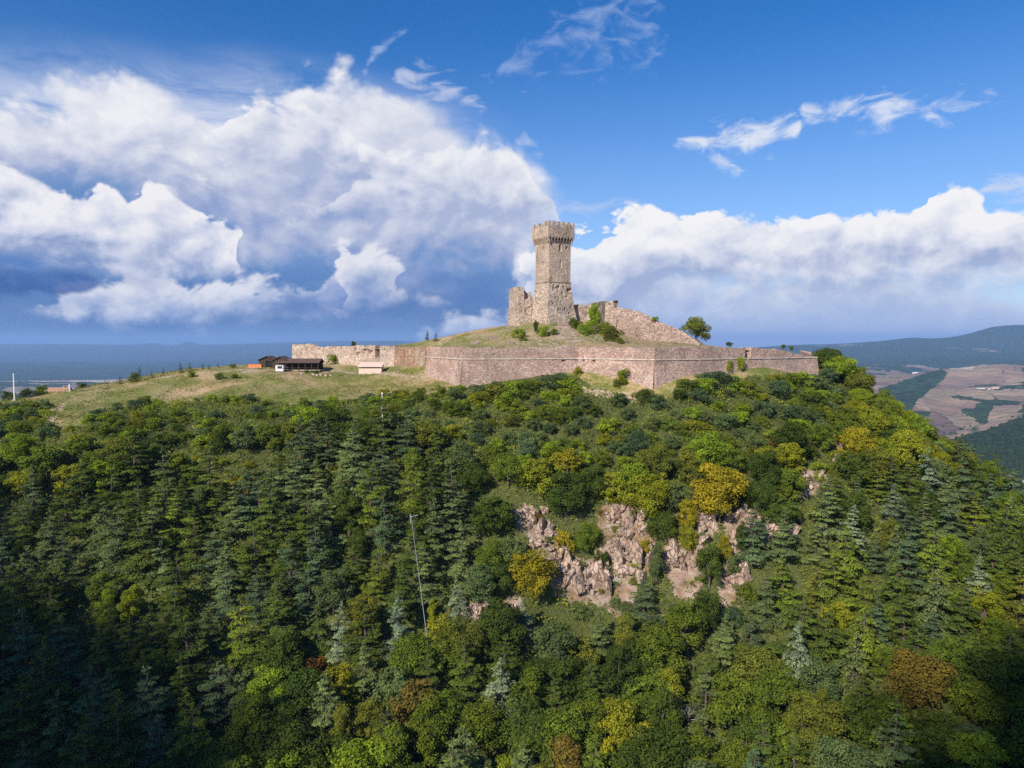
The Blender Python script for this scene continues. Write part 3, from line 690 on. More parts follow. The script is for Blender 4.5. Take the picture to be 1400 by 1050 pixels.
# ------------------------------------------------------------------ masonry
def masonry(name, cols, cell=2.6, mort=(0.42, 0.36, 0.31), streak=None, big=0.22, dark=0.5):
    m, q = nodemat(name)
    P = wpos(q)
    Pn = q.vm('MULTIPLY', P, (1.0, 1.0, 1.5))
    Pd = q.vm('ADD', Pn, q.vm('SCALE', q.noise(Pn, 1.2, 2, 0.5, color=True), 0.5))
    stone = q.voro(Pd, cell, 0, out=1)                      # one colour per stone
    sr = q.sep(stone)[0]
    edge = q.voro(Pd, cell, 0, feature='DISTANCE_TO_EDGE')
    v = q.m('ADD', q.m('MULTIPLY', sr, 0.75), q.m('MULTIPLY', q.noise(P, big, 5, 0.65), 0.8))
    c = q.ramp(q.m('MULTIPLY_ADD', v, 0.9, -0.18), [(0.15, cols[0]), (0.42, cols[1]), (0.62, cols[2]), (0.85, cols[3])])
    odd = q.ss(q.sep(stone)[1], 0.86, 0.90)
    c = q.mix(q.m('MULTIPLY', odd, dark), c, (0.13, 0.09, 0.075))
    c = q.mix(q.ss(edge, 0.0, 0.06, 0.6, 0.0), c, mort)
    # stains: lichen, washed and rusty patches with shapes of their own
    st = q.noise(q.vm('MULTIPLY', P, (1.0, 1.0, 0.35)), 0.35, 5, 0.65)
    c = q.mix(q.ss(st, 0.54, 0.68, 0.0, 0.45), c, (0.20, 0.16, 0.11))
    c = q.mix(q.ss(st, 0.30, 0.42, 0.35, 0.0), c, (0.50, 0.43, 0.37))
    if streak is not None:
        sk = q.noise(q.vm('MULTIPLY', P, (2.2, 2.2, 0.12)), 0.8, 4, 0.6)
        c = q.mix(q.ss(sk, 0.42, 0.62, 0.0, 0.85), c, streak)
    big2 = q.noise(q.vm('MULTIPLY', P, (1.0, 1.0, 2.2)), 0.085, 5, 0.6)
    c = q.mix(q.ss(big2, 0.46, 0.60, 0.0, 0.40), c, (0.25, 0.19, 0.15))
    c = q.mix(q.ss(q.noise(q.vm('ADD', P, (31, 7, 2)), 0.13, 5, 0.7), 0.55, 0.66, 0.0, 0.40), c, (0.56, 0.47, 0.40))
    dr = q.noise(q.vm('MULTIPLY', P, (1.3, 1.3, 0.10)), 0.9, 4, 0.6)
    c = q.mix(q.ss(dr, 0.56, 0.70, 0.0, 0.45), c, (0.17, 0.14, 0.11))
    c = q.mix(q.ss(q.noise(q.vm('ADD', P, (3, 17, 9)), 0.5, 5, 0.7), 0.62, 0.70, 0.0, 0.6), c, (0.13, 0.13, 0.06))
    h = q.m('ADD', q.m('MULTIPLY', q.ss(edge, 0.0, 0.12), 0.7), q.m('MULTIPLY', sr, 0.6))
    h = q.m('ADD', h, q.m('MULTIPLY', q.noise(P, 6.0, 3, 0.6), 0.4))
    return finish(m, q, c, 0.95, h, 0.9, 0.14, 0.08)
M_wall = masonry('rampart_masonry', [(0.300, 0.187, 0.145), (0.444, 0.289, 0.227), (0.551, 0.374, 0.306), (0.649, 0.476, 0.388)], 2.3)
M_wall2 = masonry('old_rampart_masonry', [(0.311, 0.215, 0.155), (0.479, 0.348, 0.264), (0.598, 0.455, 0.359), (0.694, 0.574, 0.479)], 2.3)
M_brown = masonry('stained_masonry', [(0.228, 0.137, 0.091), (0.342, 0.205, 0.125), (0.433, 0.274, 0.171), (0.524, 0.365, 0.251)], 2.3, streak=(0.228, 0.114, 0.057))
M_tower = masonry('tower_masonry', [(0.301, 0.218, 0.157), (0.479, 0.362, 0.266), (0.588, 0.451, 0.342), (0.684, 0.560, 0.438)], 2.6)
M_ruin = masonry('ruin_masonry', [(0.301, 0.223, 0.158), (0.471, 0.354, 0.262), (0.603, 0.471, 0.367), (0.708, 0.590, 0.471)], 2.2, dark=0.8)
M_slope = masonry('rubble_masonry', [(0.251, 0.157, 0.120), (0.356, 0.242, 0.188), (0.449, 0.316, 0.251), (0.544, 0.404, 0.329)], 2.0, dark=0.7)
M_cord, q = nodemat('cordon_stone'); finish(M_cord, q, q.ramp(q.noise(wpos(q), 0.8, 4, 0.6), [(0.3, (0.36, 0.28, 0.23)), (0.7, (0.60, 0.52, 0.45))]), 0.9, q.noise(wpos(q), 3, 3, 0.5), 0.5, 0.1)

def path_len(P):
    d = [0.0]
    for a, b in zip(P, P[1:]): d.append(d[-1] + math.hypot(b[0] - a[0], b[1] - a[1]))
    return d
def wall_sheet(path, top, bot, thick=2.5, step=0.4, batter=0.0, lean_from=None, rough=0.07, ragged=0.25, dents=(), seed=1, close=True, jag=0.0):
    """solid rough wall. path: (x, y) of the outer face; top, bot: heights at the path points; dents: (x, y, z, half width, half height, depth)"""
    D = path_len(path); L = D[-1]; n = max(3, int(L / step) + 1)
    S = np.unique(np.round(np.concatenate([np.linspace(0, L, n), D]), 3)); n = len(S)
    X = np.interp(S, D, [p[0] for p in path]); Y = np.interp(S, D, [p[1] for p in path])
    T = np.interp(S, D, top); B = np.interp(S, D, bot)
    T = T + ragged * fbm(S / 2.2 + seed * 7, S * 0 + seed, 4, seed) + jag * np.minimum(0, fbm(S / 1.6 + seed * 3, S * 0, 2, seed + 5) * 2 + 0.1)
    # outward normals, averaged at corners
    seg = np.clip(np.searchsorted(D, S, side='right') - 1, 0, len(path) - 2)
    tx = np.array([path[i + 1][0] - path[i][0] for i in range(len(path) - 1)]); ty = np.array([path[i + 1][1] - path[i][1] for i in range(len(path) - 1)])
    ln = np.hypot(tx, ty); tx, ty = tx / ln, ty / ln
    NX, NY = ty[seg], -tx[seg]                                 # path runs left to right, outer side towards -Y
    for k in range(1, len(path) - 1):
        j = np.argmin(np.abs(S - D[k])); a = np.array([ty[k - 1] + ty[k], -tx[k - 1] - tx[k]]); a /= np.linalg.norm(a)
        cs = a @ np.array([ty[k], -tx[k]]); NX[j], NY[j] = a[0] / cs, a[1] / cs
    H = float(np.max(T - B)); m = max(3, int(H / step) + 1)
    R = np.linspace(0, 1, m)[:, None]
    Z = T[None] * (1 - R) + B[None] * R
    lf = T[None] if lean_from is None else np.full_like(Z, lean_from)
    out = batter * np.maximum(0, lf - Z)
    wob = rough * (fbm(S[None] / 0.9 + Z * 0, Z / 0.7, 3, seed + 11) + 1.2 * fbm(S[None] / 6.0 + Z * 0, Z / 4.0, 2, seed + 17))
    off = out + wob
    PX, PY = X[None] + NX[None] * off, Y[None] + NY[None] * off
    for (dx, dy, dz, hw, hh, dp) in dents:
        r = np.maximum(np.hypot(X[None] - dx, Y[None] - dy) / hw, np.abs(Z - dz) / hh)
        w = np.clip((1.25 - r) / 0.35, 0, 1) * dp
        PX = PX - NX[None] * w; PY = PY - NY[None] * w
    V = np.stack([PX, PY, Z + 0 * PX], -1)
    back_t = np.stack([X - NX * thick, Y - NY * thick, T], -1)[None]
    back_b = np.stack([X - NX * thick, Y - NY * thick, B], -1)[None]
    V = np.concatenate([back_b, back_t, V], 0)
    rows = V.shape[0]; idx = np.arange(rows * n).reshape(rows, n)
    F = np.stack([idx[:-1, :-1], idx[1:, :-1], idx[1:, 1:], idx[:-1, 1:]], -1).reshape(-1, 4)
    F2 = [tuple(int(i) for i in idx[:, 0])[::-1], tuple(int(i) for i in idx[:, -1])] if close else []
    return V.reshape(-1, 3), F, F2
def wall_mesh(name, mat, *a, **k):
    V, F, F2 = wall_sheet(*a, **k)
    # end caps as quads back/front
    n = F2 and len(F2[0])
    faces = F
    if F2:
        l, r = F2[0][::-1], F2[1]
        cap = []
        for c, flip in ((l, False), (r, True)):
            for i in range(2, len(c) - 1):
                q4 = (c[0], c[1], c[i], c[i + 1]) if False else None
            # fan from the back bottom corner
            for i in range(1, len(c) - 1):
                t = (c[0], c[i], c[i + 1], c[i + 1])
                cap.append((c[0], c[i], c[i + 1]))
        me = mesh_from(name, V, [tuple(x) for x in F.tolist()] + cap, False, mat=mat)
        return me
    return mesh_from(name, V, faces, False, mat=mat)
def W(px, Y, z=0.0):
    p = at(px, 500, Y); return (p.x, p.y)

ZC, ZT = -5.2, -1.5                       # heights of the cordon and of the wall top
def gz(p, d=1.6): return float(ground(p[0], p[1])) - d
def rampart(name, label, pts, tops, mat, cord=True, dents=(), seed=1, group='sections of the outer rampart', jag=0.18):
    """pts: list of (column, distance)"""
    path = [W(*p) for p in pts]
    root = empty(name, (path[0][0], path[0][1], gz(path[0], 0)), label, 'rampart', group)
    inv = Matrix.Translation(root.location).inverted()
    def put(nm, me):
        o = link(nm, me, root); o.matrix_parent_inverse = inv; return o
    bots = [gz(p) - 1.2 for p in path]
    zc = ZC
    put('scarp', wall_mesh('scarp', mat, path, [zc + 0.05] * len(path), bots, 2.5, 0.42, 0.14, None, 0.07, 0.0, dents, seed))
    put('parapet', wall_mesh('parapet', mat, path, tops, [zc - 0.05 if cord else zc] * len(path), 2.2, 0.42, 0.02, None, 0.07, 0.38, dents, seed + 3, jag=jag))
    if cord:
        me = wall_mesh('cordon', M_cord, [(x, y) for x, y in path], [zc + 0.17] * len(path), [zc - 0.17] * len(path), 0.3, 0.5, 0.0, None, 0.05, 0.03, (), seed + 5)
        co = me.vertices; off = 0.28
        a = np.empty(len(co) * 3, np.float32); co.foreach_get('co', a); a = a.reshape(-1, 3)
        D = path_len(path)
        # stand the moulding proud of the face
        P2 = np.array(path); 
        for i in range(len(path) - 1):
            t = P2[i + 1] - P2[i]; t = t / np.linalg.norm(t)
        nrm = np.array([(P2[-1] - P2[0])[1], -(P2[-1] - P2[0])[0]]); nrm = nrm / np.linalg.norm(nrm)
        a[:, 0] += nrm[0] * off; a[:, 1] += nrm[1] * off
        co.foreach_set('co', a.ravel()); me.update()
        put('cordon', me)
    return root
def dent(px, py, Y, hw, hh, dp):
    p = at(px, py, Y); return (p.x, p.y, p.z, hw, hh, dp)
rampart('rampart_wall', 'pale western rampart behind the timber pavilion, ending in a blunt corner', [(400, 294), (428, 290), (440, 289), (456, 285)], [-0.7, -0.9, -2.0, -1.7], M_wall2, False, seed=2, jag=0.3)
rampart('rampart_wall', 'ruined pale rampart with dark hollows above the small pink outbuilding', [(456, 285), (485, 278), (520, 270), (540, 265)], [-1.8, -1.2, -1.3, -1.3], M_wall2, False,
        [dent(516, 479, 271, 0.9, 2.6, 2.2), dent(499, 481, 275, 1.2, 0.9, 1.0), dent(490, 484, 277, 0.8, 0.7, 1.0), dent(507, 482, 273, 1.0, 0.7, 1.0), dent(486, 478, 278, 0.6, 0.6, 0.8)], seed=5, jag=0.5)
rampart('rampart_wall', 'set back rampart stained brown with vertical streaks', [(540, 263), (582, 256)], [-1.5, -1.9], M_brown, False, seed=8, jag=0.5)
rampart('rampart_wall', 'narrow shaded flank of the bastion facing the meadow', [(583, 246), (632, 214)], [ZT, ZT], M_wall, True, seed=11)
rampart('rampart_wall', 'long battered rampart with white cordon, sharp corner at its left end', [(632, 214), (700, 217), (790, 221)], [ZT, ZT - 0.1, ZT], M_wall, True,
        [dent(771, 492.5, 220, 0.45, 0.45, 1.2)], seed=14)
rampart('rampart_wall', 'middle rampart with two dark gun holes under its cordon', [(790, 221), (895, 206)], [ZT, ZT - 0.2], M_wall, True,
        [dent(797, 492.5, 219.5, 0.42, 0.42, 1.2), dent(811, 492.5, 217.5, 0.42, 0.42, 1.2)], seed=17)
rampart('rampart_wall', 'eastern rampart with tall dark slot, crumbling to a blunt tip above the valley', [(895, 206), (960, 214), (1020, 223), (1060, 229), (1090, 234), (1101, 236), (1117, 238)], [ZT - 0.2, ZT, ZT - 0.1, ZT - 0.7, ZT - 2.3, ZT - 3.4, ZT - 3.3], M_wall, True,
        [dent(1022.5, 483, 223.4, 0.75, 1.75, 3.0)], seed=20, jag=0.25)
rampart('rampart_wall', 'short end face of the eastern bastion turned to the valley', [(1117, 238), (1121, 250), (1100, 300)], [ZT - 3.4, ZT - 3.2, ZT - 2], M_wall, False, seed=23)

# ------------------------------------------------------------------ platform and mound inside the walls
rim = [W(*p) for p in [(401, 296), (456, 287), (540, 266), (582, 258), (585, 248), (632, 216), (700, 219), (790, 223), (895, 208), (960, 216), (1020, 225), (1060, 231), (1090, 236), (1114, 241), (1112, 270)]] + [(95, 300), (60, 330), (0, 345), (-70, 330)]
MC = [at(*c) for c in [(749, 441, 256), (700, 446, 262), (727, 442, 260), (790, 440, 261), (820, 444, 260), (850, 462, 246), (870, 466, 250), (838, 455, 256), (900, 467, 250), (950, 470, 255),
      (640, 459, 256), (600, 467, 252), (680, 450, 260), (660, 464, 244), (700, 459, 244), (750, 452, 244), (800, 455, 244), (700, 468, 232), (750, 468, 232), (800, 466, 235), (740, 462, 238), (850, 470, 232)]]
MC += [Vector((r[0], r[1], -2.1)) for r in rim[:15]] + [Vector(v) for v in [(95, 300, -4), (60, 330, -6), (0, 345, -8), (-70, 330, -8), (15, 285, 7), (40, 290, 3), (-20, 290, 4), (-45, 280, -1.2), (-60, 290, -2)]]
for px, Y in [(600, 244), (640, 228), (700, 224), (760, 226), (820, 224), (890, 215), (940, 222), (1000, 230), (1050, 240), (520, 280), (450, 292), (980, 250), (1040, 258)]:
    a = W(px, Y); MC.append(Vector((a[0], a[1], -2.0)))
MC = [Vector((v.x, v.y, min(v.z, -2.0 - 0.40 * max(0, v.x - 84)))) if v.x > 70 else v for v in MC]
MCa = np.array([[v.x, v.y, v.z] for v in MC]); _mo = TPS(MCa[:, :2] / 50, MCa[:, 2], 3e-3)
def mound(x, y): return _mo(np.asarray(x, float) / 50, np.asarray(y, float) / 50) + 0.5 * fbm(np.asarray(x) / 5.0, np.asarray(y) / 5.0, 4, 77)
mx, my = np.meshgrid(np.arange(-105, 118, 1.0), np.arange(200, 346, 1.0))
mi = inpoly(mx, my, rim)
mz = mound(mx, my)
mpx, mpy = proj(mx, my, mz)
ny, nx = mz.shape; idx = np.arange(ny * nx).reshape(ny, nx)
F = np.stack([idx[:-1, :-1], idx[:-1, 1:], idx[1:, 1:], idx[1:, :-1]], -1).reshape(-1, 4)
mi_f = mi[:-1, :-1] | mi[1:, 1:] | mi[:-1, 1:] | mi[1:, :-1]
F = F[mi_f.ravel()]
# vertices just outside the rim are drawn down behind the wall
mz2 = np.where(mi, mz, np.minimum(mz, -2.6))
mcov = np.zeros((ny, nx, 3)); mcov[..., 0] = 1.0
mcov[..., 1] = np.clip(inpoly(mpx, mpy, [(762, 441), (785, 440), (792, 462), (758, 462)]).astype(float) * 0.9, 0, 1)
mcov[..., 1] = np.maximum(mcov[..., 1], ((mpy > 461) & (mpx > 690) & (mpx < 1000)) * 0.45)
mcov[..., 2] = np.clip(0.30 + 0.5 * fbm(mx / 9, my / 9, 4, 15), 0, 0.8)
mcov[..., 1] = np.maximum(mcov[..., 1], np.clip(fbm(mx / 6, my / 6, 4, 19) * 1.4 - .1, 0, .7))
o = link('fortress_mound', mesh_from('fortress_mound', np.stack([mx, my, mz2], -1).reshape(-1, 3), F, True, {'cover': mcov.reshape(-1, 3)}, M_hill)); kind(o, 'structure')
def mhit(px, py, y0=205.0, y1=330.0):
    ys = np.arange(y0, y1, 0.25); d = px2dir(px, py); xs, zs = ys * d.x / d.y, ys * d.z / d.y
    ok = inpoly(xs, ys, rim) & (zs < mound(xs, ys))
    if not ok.any(): return None
    k = int(np.argmax(ok)); return Vector((float(xs[k]), float(ys[k]), float(mound(xs[k:k + 1], ys[k:k + 1])[0])))

# ------------------------------------------------------------------ tower
TH = math.radians(29); U = Vector((math.cos(TH), math.sin(TH), 0)); Vv = Vector((-math.sin(TH), math.cos(TH), 0))
HW = 4.75
corner = at(750.3, 440, 256); corner.z = 0
TC = corner + (U + Vv) * HW
def ring_path(h, z=None):
    """closed square walked so that the outer side is on the right hand of the walk towards +U"""
    return [TC + (-U * h) + (-Vv * h), TC + U * h - Vv * h, TC + U * h + Vv * h, TC - U * h + Vv * h]
def tower_skin(name, mat, zs, hs, parent, inv, step=0.4, rough=0.05, dents=(), seed=3):
    """four rough faces, half width hs at heights zs"""
    m = max(2, int((zs[-1] - zs[0]) / step) + 1); Z = np.linspace(zs[0], zs[-1], m); Hh = np.interp(Z, zs, hs)
    n = int(2 * max(hs) / step) + 1; rows = []
    per = []
    for k in range(4):
        t = np.linspace(-1, 1, n, endpoint=False)
        per.append((k, t))
    V = []
    for z, h in zip(Z, Hh):
        for k, t in per:
            dirs = [(U, -Vv), (Vv, U), (-U, Vv), (-Vv, -U)][k]
            a, nn = dirs
            wob = rough * (fbm(t * h / 0.8 + k * 31, t * 0 + z / 0.7, 3, seed) + fbm(t * h / 4 + k * 31, t * 0 + z / 3, 2, seed + 4))
            x = TC.x + a.x * t * h + nn.x * (h + wob); y = TC.y + a.y * t * h + nn.y * (h + wob)
            for (kk, dt, dz, hw, hh, dp) in dents:
                if kk == k:
                    r = np.maximum(np.abs(t * h - dt) / hw, abs(z - dz) / hh); w = np.clip((1.3 - r) / 0.3, 0, 1) * dp
                    x = x - nn.x * w; y = y - nn.y * w
            V.append(np.stack([x, y, np.full(n, z)], -1))
    V = np.concatenate(V); N = 4 * n; idx = np.arange(len(V)).reshape(m, N); nxt = np.roll(idx, -1, axis=1)
    F = np.stack([idx[:-1], nxt[:-1], nxt[1:], idx[1:]], -1).reshape(-1, 4)
    o = link(name, mesh_from(name, V, F, False, mat=mat), parent); o.matrix_parent_inverse = inv; return o
tower = empty('stone_tower', (TC.x, TC.y, 7.0), 'tall square stone tower with crenellated overhanging top on the summit', 'tower')
tinv = Matrix.Translation(tower.location).inverted()
dn = [(0, 0.2, 34.9, 0.28, 0.9, 0.7), (0, 0.3, 29.0, 0.22, 1.0, 0.7), (3, 0.3, 34.6, 0.4, 0.5, 0.8), (3, 0.2, 29.3, 0.4, 0.45, 0.8), (0, 2.9, 35.0, 0.3, 0.3, 0.6)]
db = [(0, a, b, 0.30, 0.28, 0.7) for a, b in [(-2.8, 21), (-0.5, 20.6), (1.5, 20.4), (-1.2, 18.6), (0.8, 18.2), (3.4, 19.4), (-2.2, 16.4), (0.2, 15.0), (2.6, 16.8), (-3.6, 14.2), (4.2, 13.0), (1.4, 12.4), (-1.6, 12.0), (3.2, 10.8)]] + [(0, -1.8, 19.8, 1.3, 0.45, 0.35), (0, 4.0, 19.5, 0.8, 0.6, 0.8), (3, 1.5, 19.0, 0.5, 0.4, 0.4)]
tower_skin('shaft', M_tower, [22.3, 37.6], [HW, HW], tower, tinv, dents=dn, seed=31)
tower_skin('battered_base', M_ruin, [4.0, 10, 16, 22.3], [7.1, 6.3, 5.4, HW + 0.05], tower, tinv, rough=0.10, dents=db, seed=37)
def tpart(name, mb, mat):
    o = mb.build(name, mat, tower); o.matrix_parent_inverse = tinv; return o
mb = MB()
for k, (a, nn) in enumerate([(U, -Vv), (Vv, U), (-U, Vv), (-Vv, -U)]):
    c = TC + nn * (HW + 0.08); mb.box((c.x, c.y, 22.3), (2 * HW + 0.1, 0.42, 0.28), math.atan2(a.y, a.x))
tpart('string_course', mb, M_ruin)
HT = 5.75
cm = None
for k, (a, nn) in enumerate([(U, -Vv), (Vv, U), (-U, Vv), (-Vv, -U)]):
    ang = math.atan2(a.y, a.x)
    for j in range(9):
        t = -HW - 0.45 + (2 * HW + 0.9) * j / 8
        if cm is None:
            b = MB()       # stepped bracket: profile in local Y (outwards = -Y) and Z
            prof = [(0.0, 0.0), (0.0, 2.5), (-1.05, 2.5), (-1.05, 1.9), (-0.70, 1.35), (-0.42, 0.75), (-0.15, 0.3)]
            V = [(-0.26, y, z) for y, z in prof] + [(0.26, y, z) for y, z in prof]; nP = len(prof)
            b.add(V, [tuple(range(nP)), tuple(range(nP, 2 * nP))[::-1]] + [(i, i + nP, (i + 1) % nP + nP, (i + 1) % nP) for i in range(nP)])
            cm = b.mesh('corbel', M_tower)
        p = TC + a * t + nn * (HW - 0.05)
        o = link('corbel', cm, tower, (p.x, p.y, 36.3), (0, 0, ang)); o.matrix_parent_inverse = tinv
# overhanging parapet: four thin walls carried by the corbels, with an arch band between them
wall_t = 0.7
for k, (a, nn) in enumerate([(U, -Vv), (Vv, U), (-U, Vv), (-Vv, -U)]):
    pass
tower_skin('parapet', M_tower, [38.75, 42.5], [HT, HT], tower, tinv, rough=0.06, dents=[(3, 0.6, 40.6, 0.3, 0.4, 0.6), (0, -1, 39.9, 0.25, 0.25, 0.5), (0, 2.2, 39.9, 0.25, 0.25, 0.5)], seed=43)
mb = MB(); mb.box((TC.x, TC.y, 38.70), (2 * HT - 0.1, 2 * HT - 0.1, 0.3), TH); mb.box((TC.x, TC.y, 41.2), (2 * HT - 1.3, 2 * HT - 1.3, 0.25), TH)
tpart('deck', mb, M_tower)
mb = MB()
for k, (a, nn) in enumerate([(U, -Vv), (Vv, U), (-U, Vv), (-Vv, -U)]):
    c = TC + nn * (HT - 0.55); mb.box((c.x, c.y, 42.0), (2 * HT - 1.0, 0.62, 0.9), math.atan2(a.y, a.x))
tpart('wall_walk', mb, M_tower)
rm = random.Random(5)
for k, (a, nn) in enumerate([(U, -Vv), (Vv, U), (-U, Vv), (-Vv, -U)]):
    for j in range(5):
        t = -HT + 0.65 + (2 * HT - 1.3) * j / 5 + (0.0)
        p = TC + a * t + nn * (HT - 0.36)
        h = 1.75 + rm.uniform(-0.15, 0.12) - (0.75 if (k == 3 and j in (1, 3)) else 0)
        mb = MB().box((p.x, p.y, 42.45 + h / 2), (1.3, 0.68, h), math.atan2(a.y, a.x)); tpart('merlon', mb, M_tower)

# ------------------------------------------------------------------ ruined walls beside the tower
def ruin(name, label, segs, mat, **k):
    """segs: (column, distance, top row, base height)"""
    path = [W(s[0], s[1]) for s in segs]
    tops = [(at(s[0], s[2], s[1])).z for s in segs]; bots = [s[3] for s in segs]
    me = wall_mesh(name, mat, path, tops, bots, **k)
    c = Vector((path[0][0], path[0][1], bots[0])); me.transform(Matrix.Translation(-c))
    o = link(name, me, None, c)
    return thing(o, label, 'ruined wall', 'ruined walls around the tower')
ruin('ruined_wall', 'lit ruined wall stub with jagged top left of the tower', [(697, 276, 396, 2.0), (699, 274, 393, 2.0), (708, 262, 392, 2.5)], M_ruin, thick=2.4, step=0.35, batter=0.06, rough=0.16, ragged=0.7, seed=51, jag=0.5)
ruin('ruined_wall', 'ruined wall with a broken hollow top leaning against the tower foot', [(708, 262, 390, 2.5), (712, 262.5, 390, 3), (717, 263, 397, 3), (722, 263.5, 400, 3), (725, 263.5, 396, 3.5), (728, 264, 408, 4), (736, 264, 410, 4)], M_ruin, thick=2.2, step=0.35, batter=0.06, rough=0.22, ragged=0.9,
     dents=[dent(720, 403, 263.2, 0.8, 1.4, 1.3), dent(716, 397, 263, 0.5, 0.8, 1.2), dent(713, 419, 262.6, .3, .3, .6), dent(718, 426, 263, .3, .3, .6), dent(724, 420, 263.6, .3, .3, .6)], seed=53, jag=0.6)
ruin('ruined_wall', 'low ruined wall running right from the tower foot', [(786, 263, 416, 3), (797, 264, 417, 3), (811, 265, 418.5, 3)], M_ruin, thick=2, step=0.35, batter=0.05, rough=0.15, ragged=0.3, dents=[dent(790, 419, 263.3, .5, .5, 1.0)], seed=55)
ruin('ruined_wall', 'shaded flank of the ruined gatehouse between bush and sloping wall', [(808, 262, 415, 2), (829, 268, 411, 2)], M_ruin, thick=2, step=0.35, batter=0.03, rough=0.12, ragged=0.3, dents=[dent(812, 418, 264, .9, .5, 1.0)], seed=57)
ruin('ruined_wall', 'lit end of the ruined gatehouse with a vertical crack', [(827, 264, 414, 1), (829, 263.5, 412, 1), (836, 260.5, 411, 1), (839, 260, 419, 1)], M_ruin, thick=3, step=0.35, batter=0.05, rough=0.14, ragged=0.4, dents=[dent(834, 418, 261, .5, .6, .9)], seed=59)
ruin('ruined_wall', 'long rubble wall sloping down from the tower ruins to the round tree', [(838, 260, 420, -2), (850, 259, 421, -2), (872, 257, 425, -3), (886, 256, 432, -3), (900, 255, 440, -4), (918, 254, 447, -4), (936, 253, 455, -4), (948, 252, 464, -4), (956, 251, 470, -4)], M_slope, thick=6, step=0.4, batter=0.16, rough=0.2, ragged=0.35,
     dents=[dent(861, 457, 257, .65, 1.3, 4.0), dent(874, 462, 256, .3, .3, .8), dent(845, 448, 259.5, .25, 2.5, .5)], seed=61)
# ------------------------------------------------------------------ plain materials
def plain(name, col, rough=0.8, var=0.25, scale=2.0, bump=0.2):
    m, q = nodemat(name); P = wpos(q)
    n = q.noise(P, scale, 4, 0.6)
    a = tuple(x * (1 - var) for x in col); b = tuple(min(1, x * (1 + var)) for x in col)
    return finish(m, q, q.ramp(n, [(0.3, a), (0.7, b)]), rough, q.noise(P, scale * 4, 3, 0.6), bump, 0.05)
M_white = plain('white_paint', (0.72, 0.70, 0.67), 0.6, 0.08)
M_timber = plain('dark_timber', (0.060, 0.036, 0.024), 0.8, 0.35)
M_roof = plain('brown_roof', (0.10, 0.065, 0.055), 0.85, 0.3, 1.2)
M_tile = plain('clay_roof', (0.36, 0.20, 0.13), 0.85, 0.25, 1.5)
M_pink = plain('pink_render', (0.62, 0.47, 0.38), 0.85, 0.1)
M_dark = plain('dark_opening', (0.02, 0.02, 0.022), 0.9, 0.2)
M_orange = plain('orange_plastic', (0.62, 0.20, 0.06), 0.7, 0.2)
M_metal = plain('grey_metal', (0.25, 0.26, 0.27), 0.45, 0.1)
M_wood = plain('bleached_wood', (0.48, 0.42, 0.33), 0.85, 0.2)
M_bark = plain('bark', (0.105, 0.082, 0.062), 0.95, 0.4, 3.0, 0.6)
M_palebark = plain('pale_bark', (0.30, 0.27, 0.23), 0.95, 0.3, 3.0, 0.6)
M_stoneblock = plain('block_stone', (0.40, 0.32, 0.26), 0.95, 0.25, 1.5, 0.5)
def sub(parent, name, mb, mat, up=None):
    """a part given in the local frame of its parent"""
    return link(name, mb.mesh(name, mat), parent)

# ------------------------------------------------------------------ timber pavilion below the western rampart
def gable_roof(L, Wd, rise, over, th, z0):
    """ridge along local X; returns two slabs"""
    out = []
    for s in (-1, 1):
        b = MB(); y1 = s * (Wd / 2 + over); zt = z0 + rise
        V = [(-L / 2, 0, zt), (L / 2, 0, zt), (L / 2, y1, z0 - over * rise / (Wd / 2)), (-L / 2, y1, z0 - over * rise / (Wd / 2))]
        V += [(x, y, z - th) for x, y, z in V]
        b.add(V, [(0, 1, 2, 3), (7, 6, 5, 4), (0, 4, 5, 1), (1, 5, 6, 2), (2, 6, 7, 3), (3, 7, 4, 0)]); out.append(b)
    return out
def on_ground(px, Y, dz=0.0):
    p = at(px, 500, Y); return Vector((p.x, p.y, float(ground(p.x, p.y)) + dz))
def pavilion():
    base = on_ground(412, 268); base.z = min(base.z, -9.6)
    r = empty('timber_pavilion', base, 'long dark timber pavilion with low roof on posts below the western rampart', 'pavilion')
    L, Wd = 16.0, 6.5
    for b in gable_roof(L, Wd, 1.2, 0.8, 0.16, 3.3): sub(r, 'roof_slope', b, M_roof)
    for i in range(7):
        for s in (-1, 1): sub(r, 'post', MB().box((-L / 2 + 0.6 + i * (L - 1.2) / 6, s * (Wd / 2), 1.6), (0.26, 0.26, 3.3)), M_timber)
    for s in (-1, 1):
        sub(r, 'beam', MB().box((0, s * Wd / 2, 3.12), (L - 0.4, 0.22, 0.26)), M_timber)
    for i in range(6): sub(r, 'railing', MB().box((-L / 2 + 0.6 + (i + 0.5) * (L - 1.2) / 6, -Wd / 2, 1.0), ((L - 1.2) / 6 - 0.28, 0.08, 0.14)), M_timber)
    sub(r, 'back_wall', MB().box((0, Wd / 2 - 0.2, 1.5), (L - 1, 0.15, 3.0)), M_timber)
    sub(r, 'floor_deck', MB().box((0, 0, 0.05), (L, Wd, 0.25)), M_wood)
    for x in (-5, -1.5, 2, 5.5): 
        t = sub(r, 'bench_table', MB().box((x, -1.0, 0.85), (1.8, 0.8, 0.08)).box((x, -1.0, 0.5), (0.1, 0.6, 0.7)), M_timber)
    return r
pavilion()
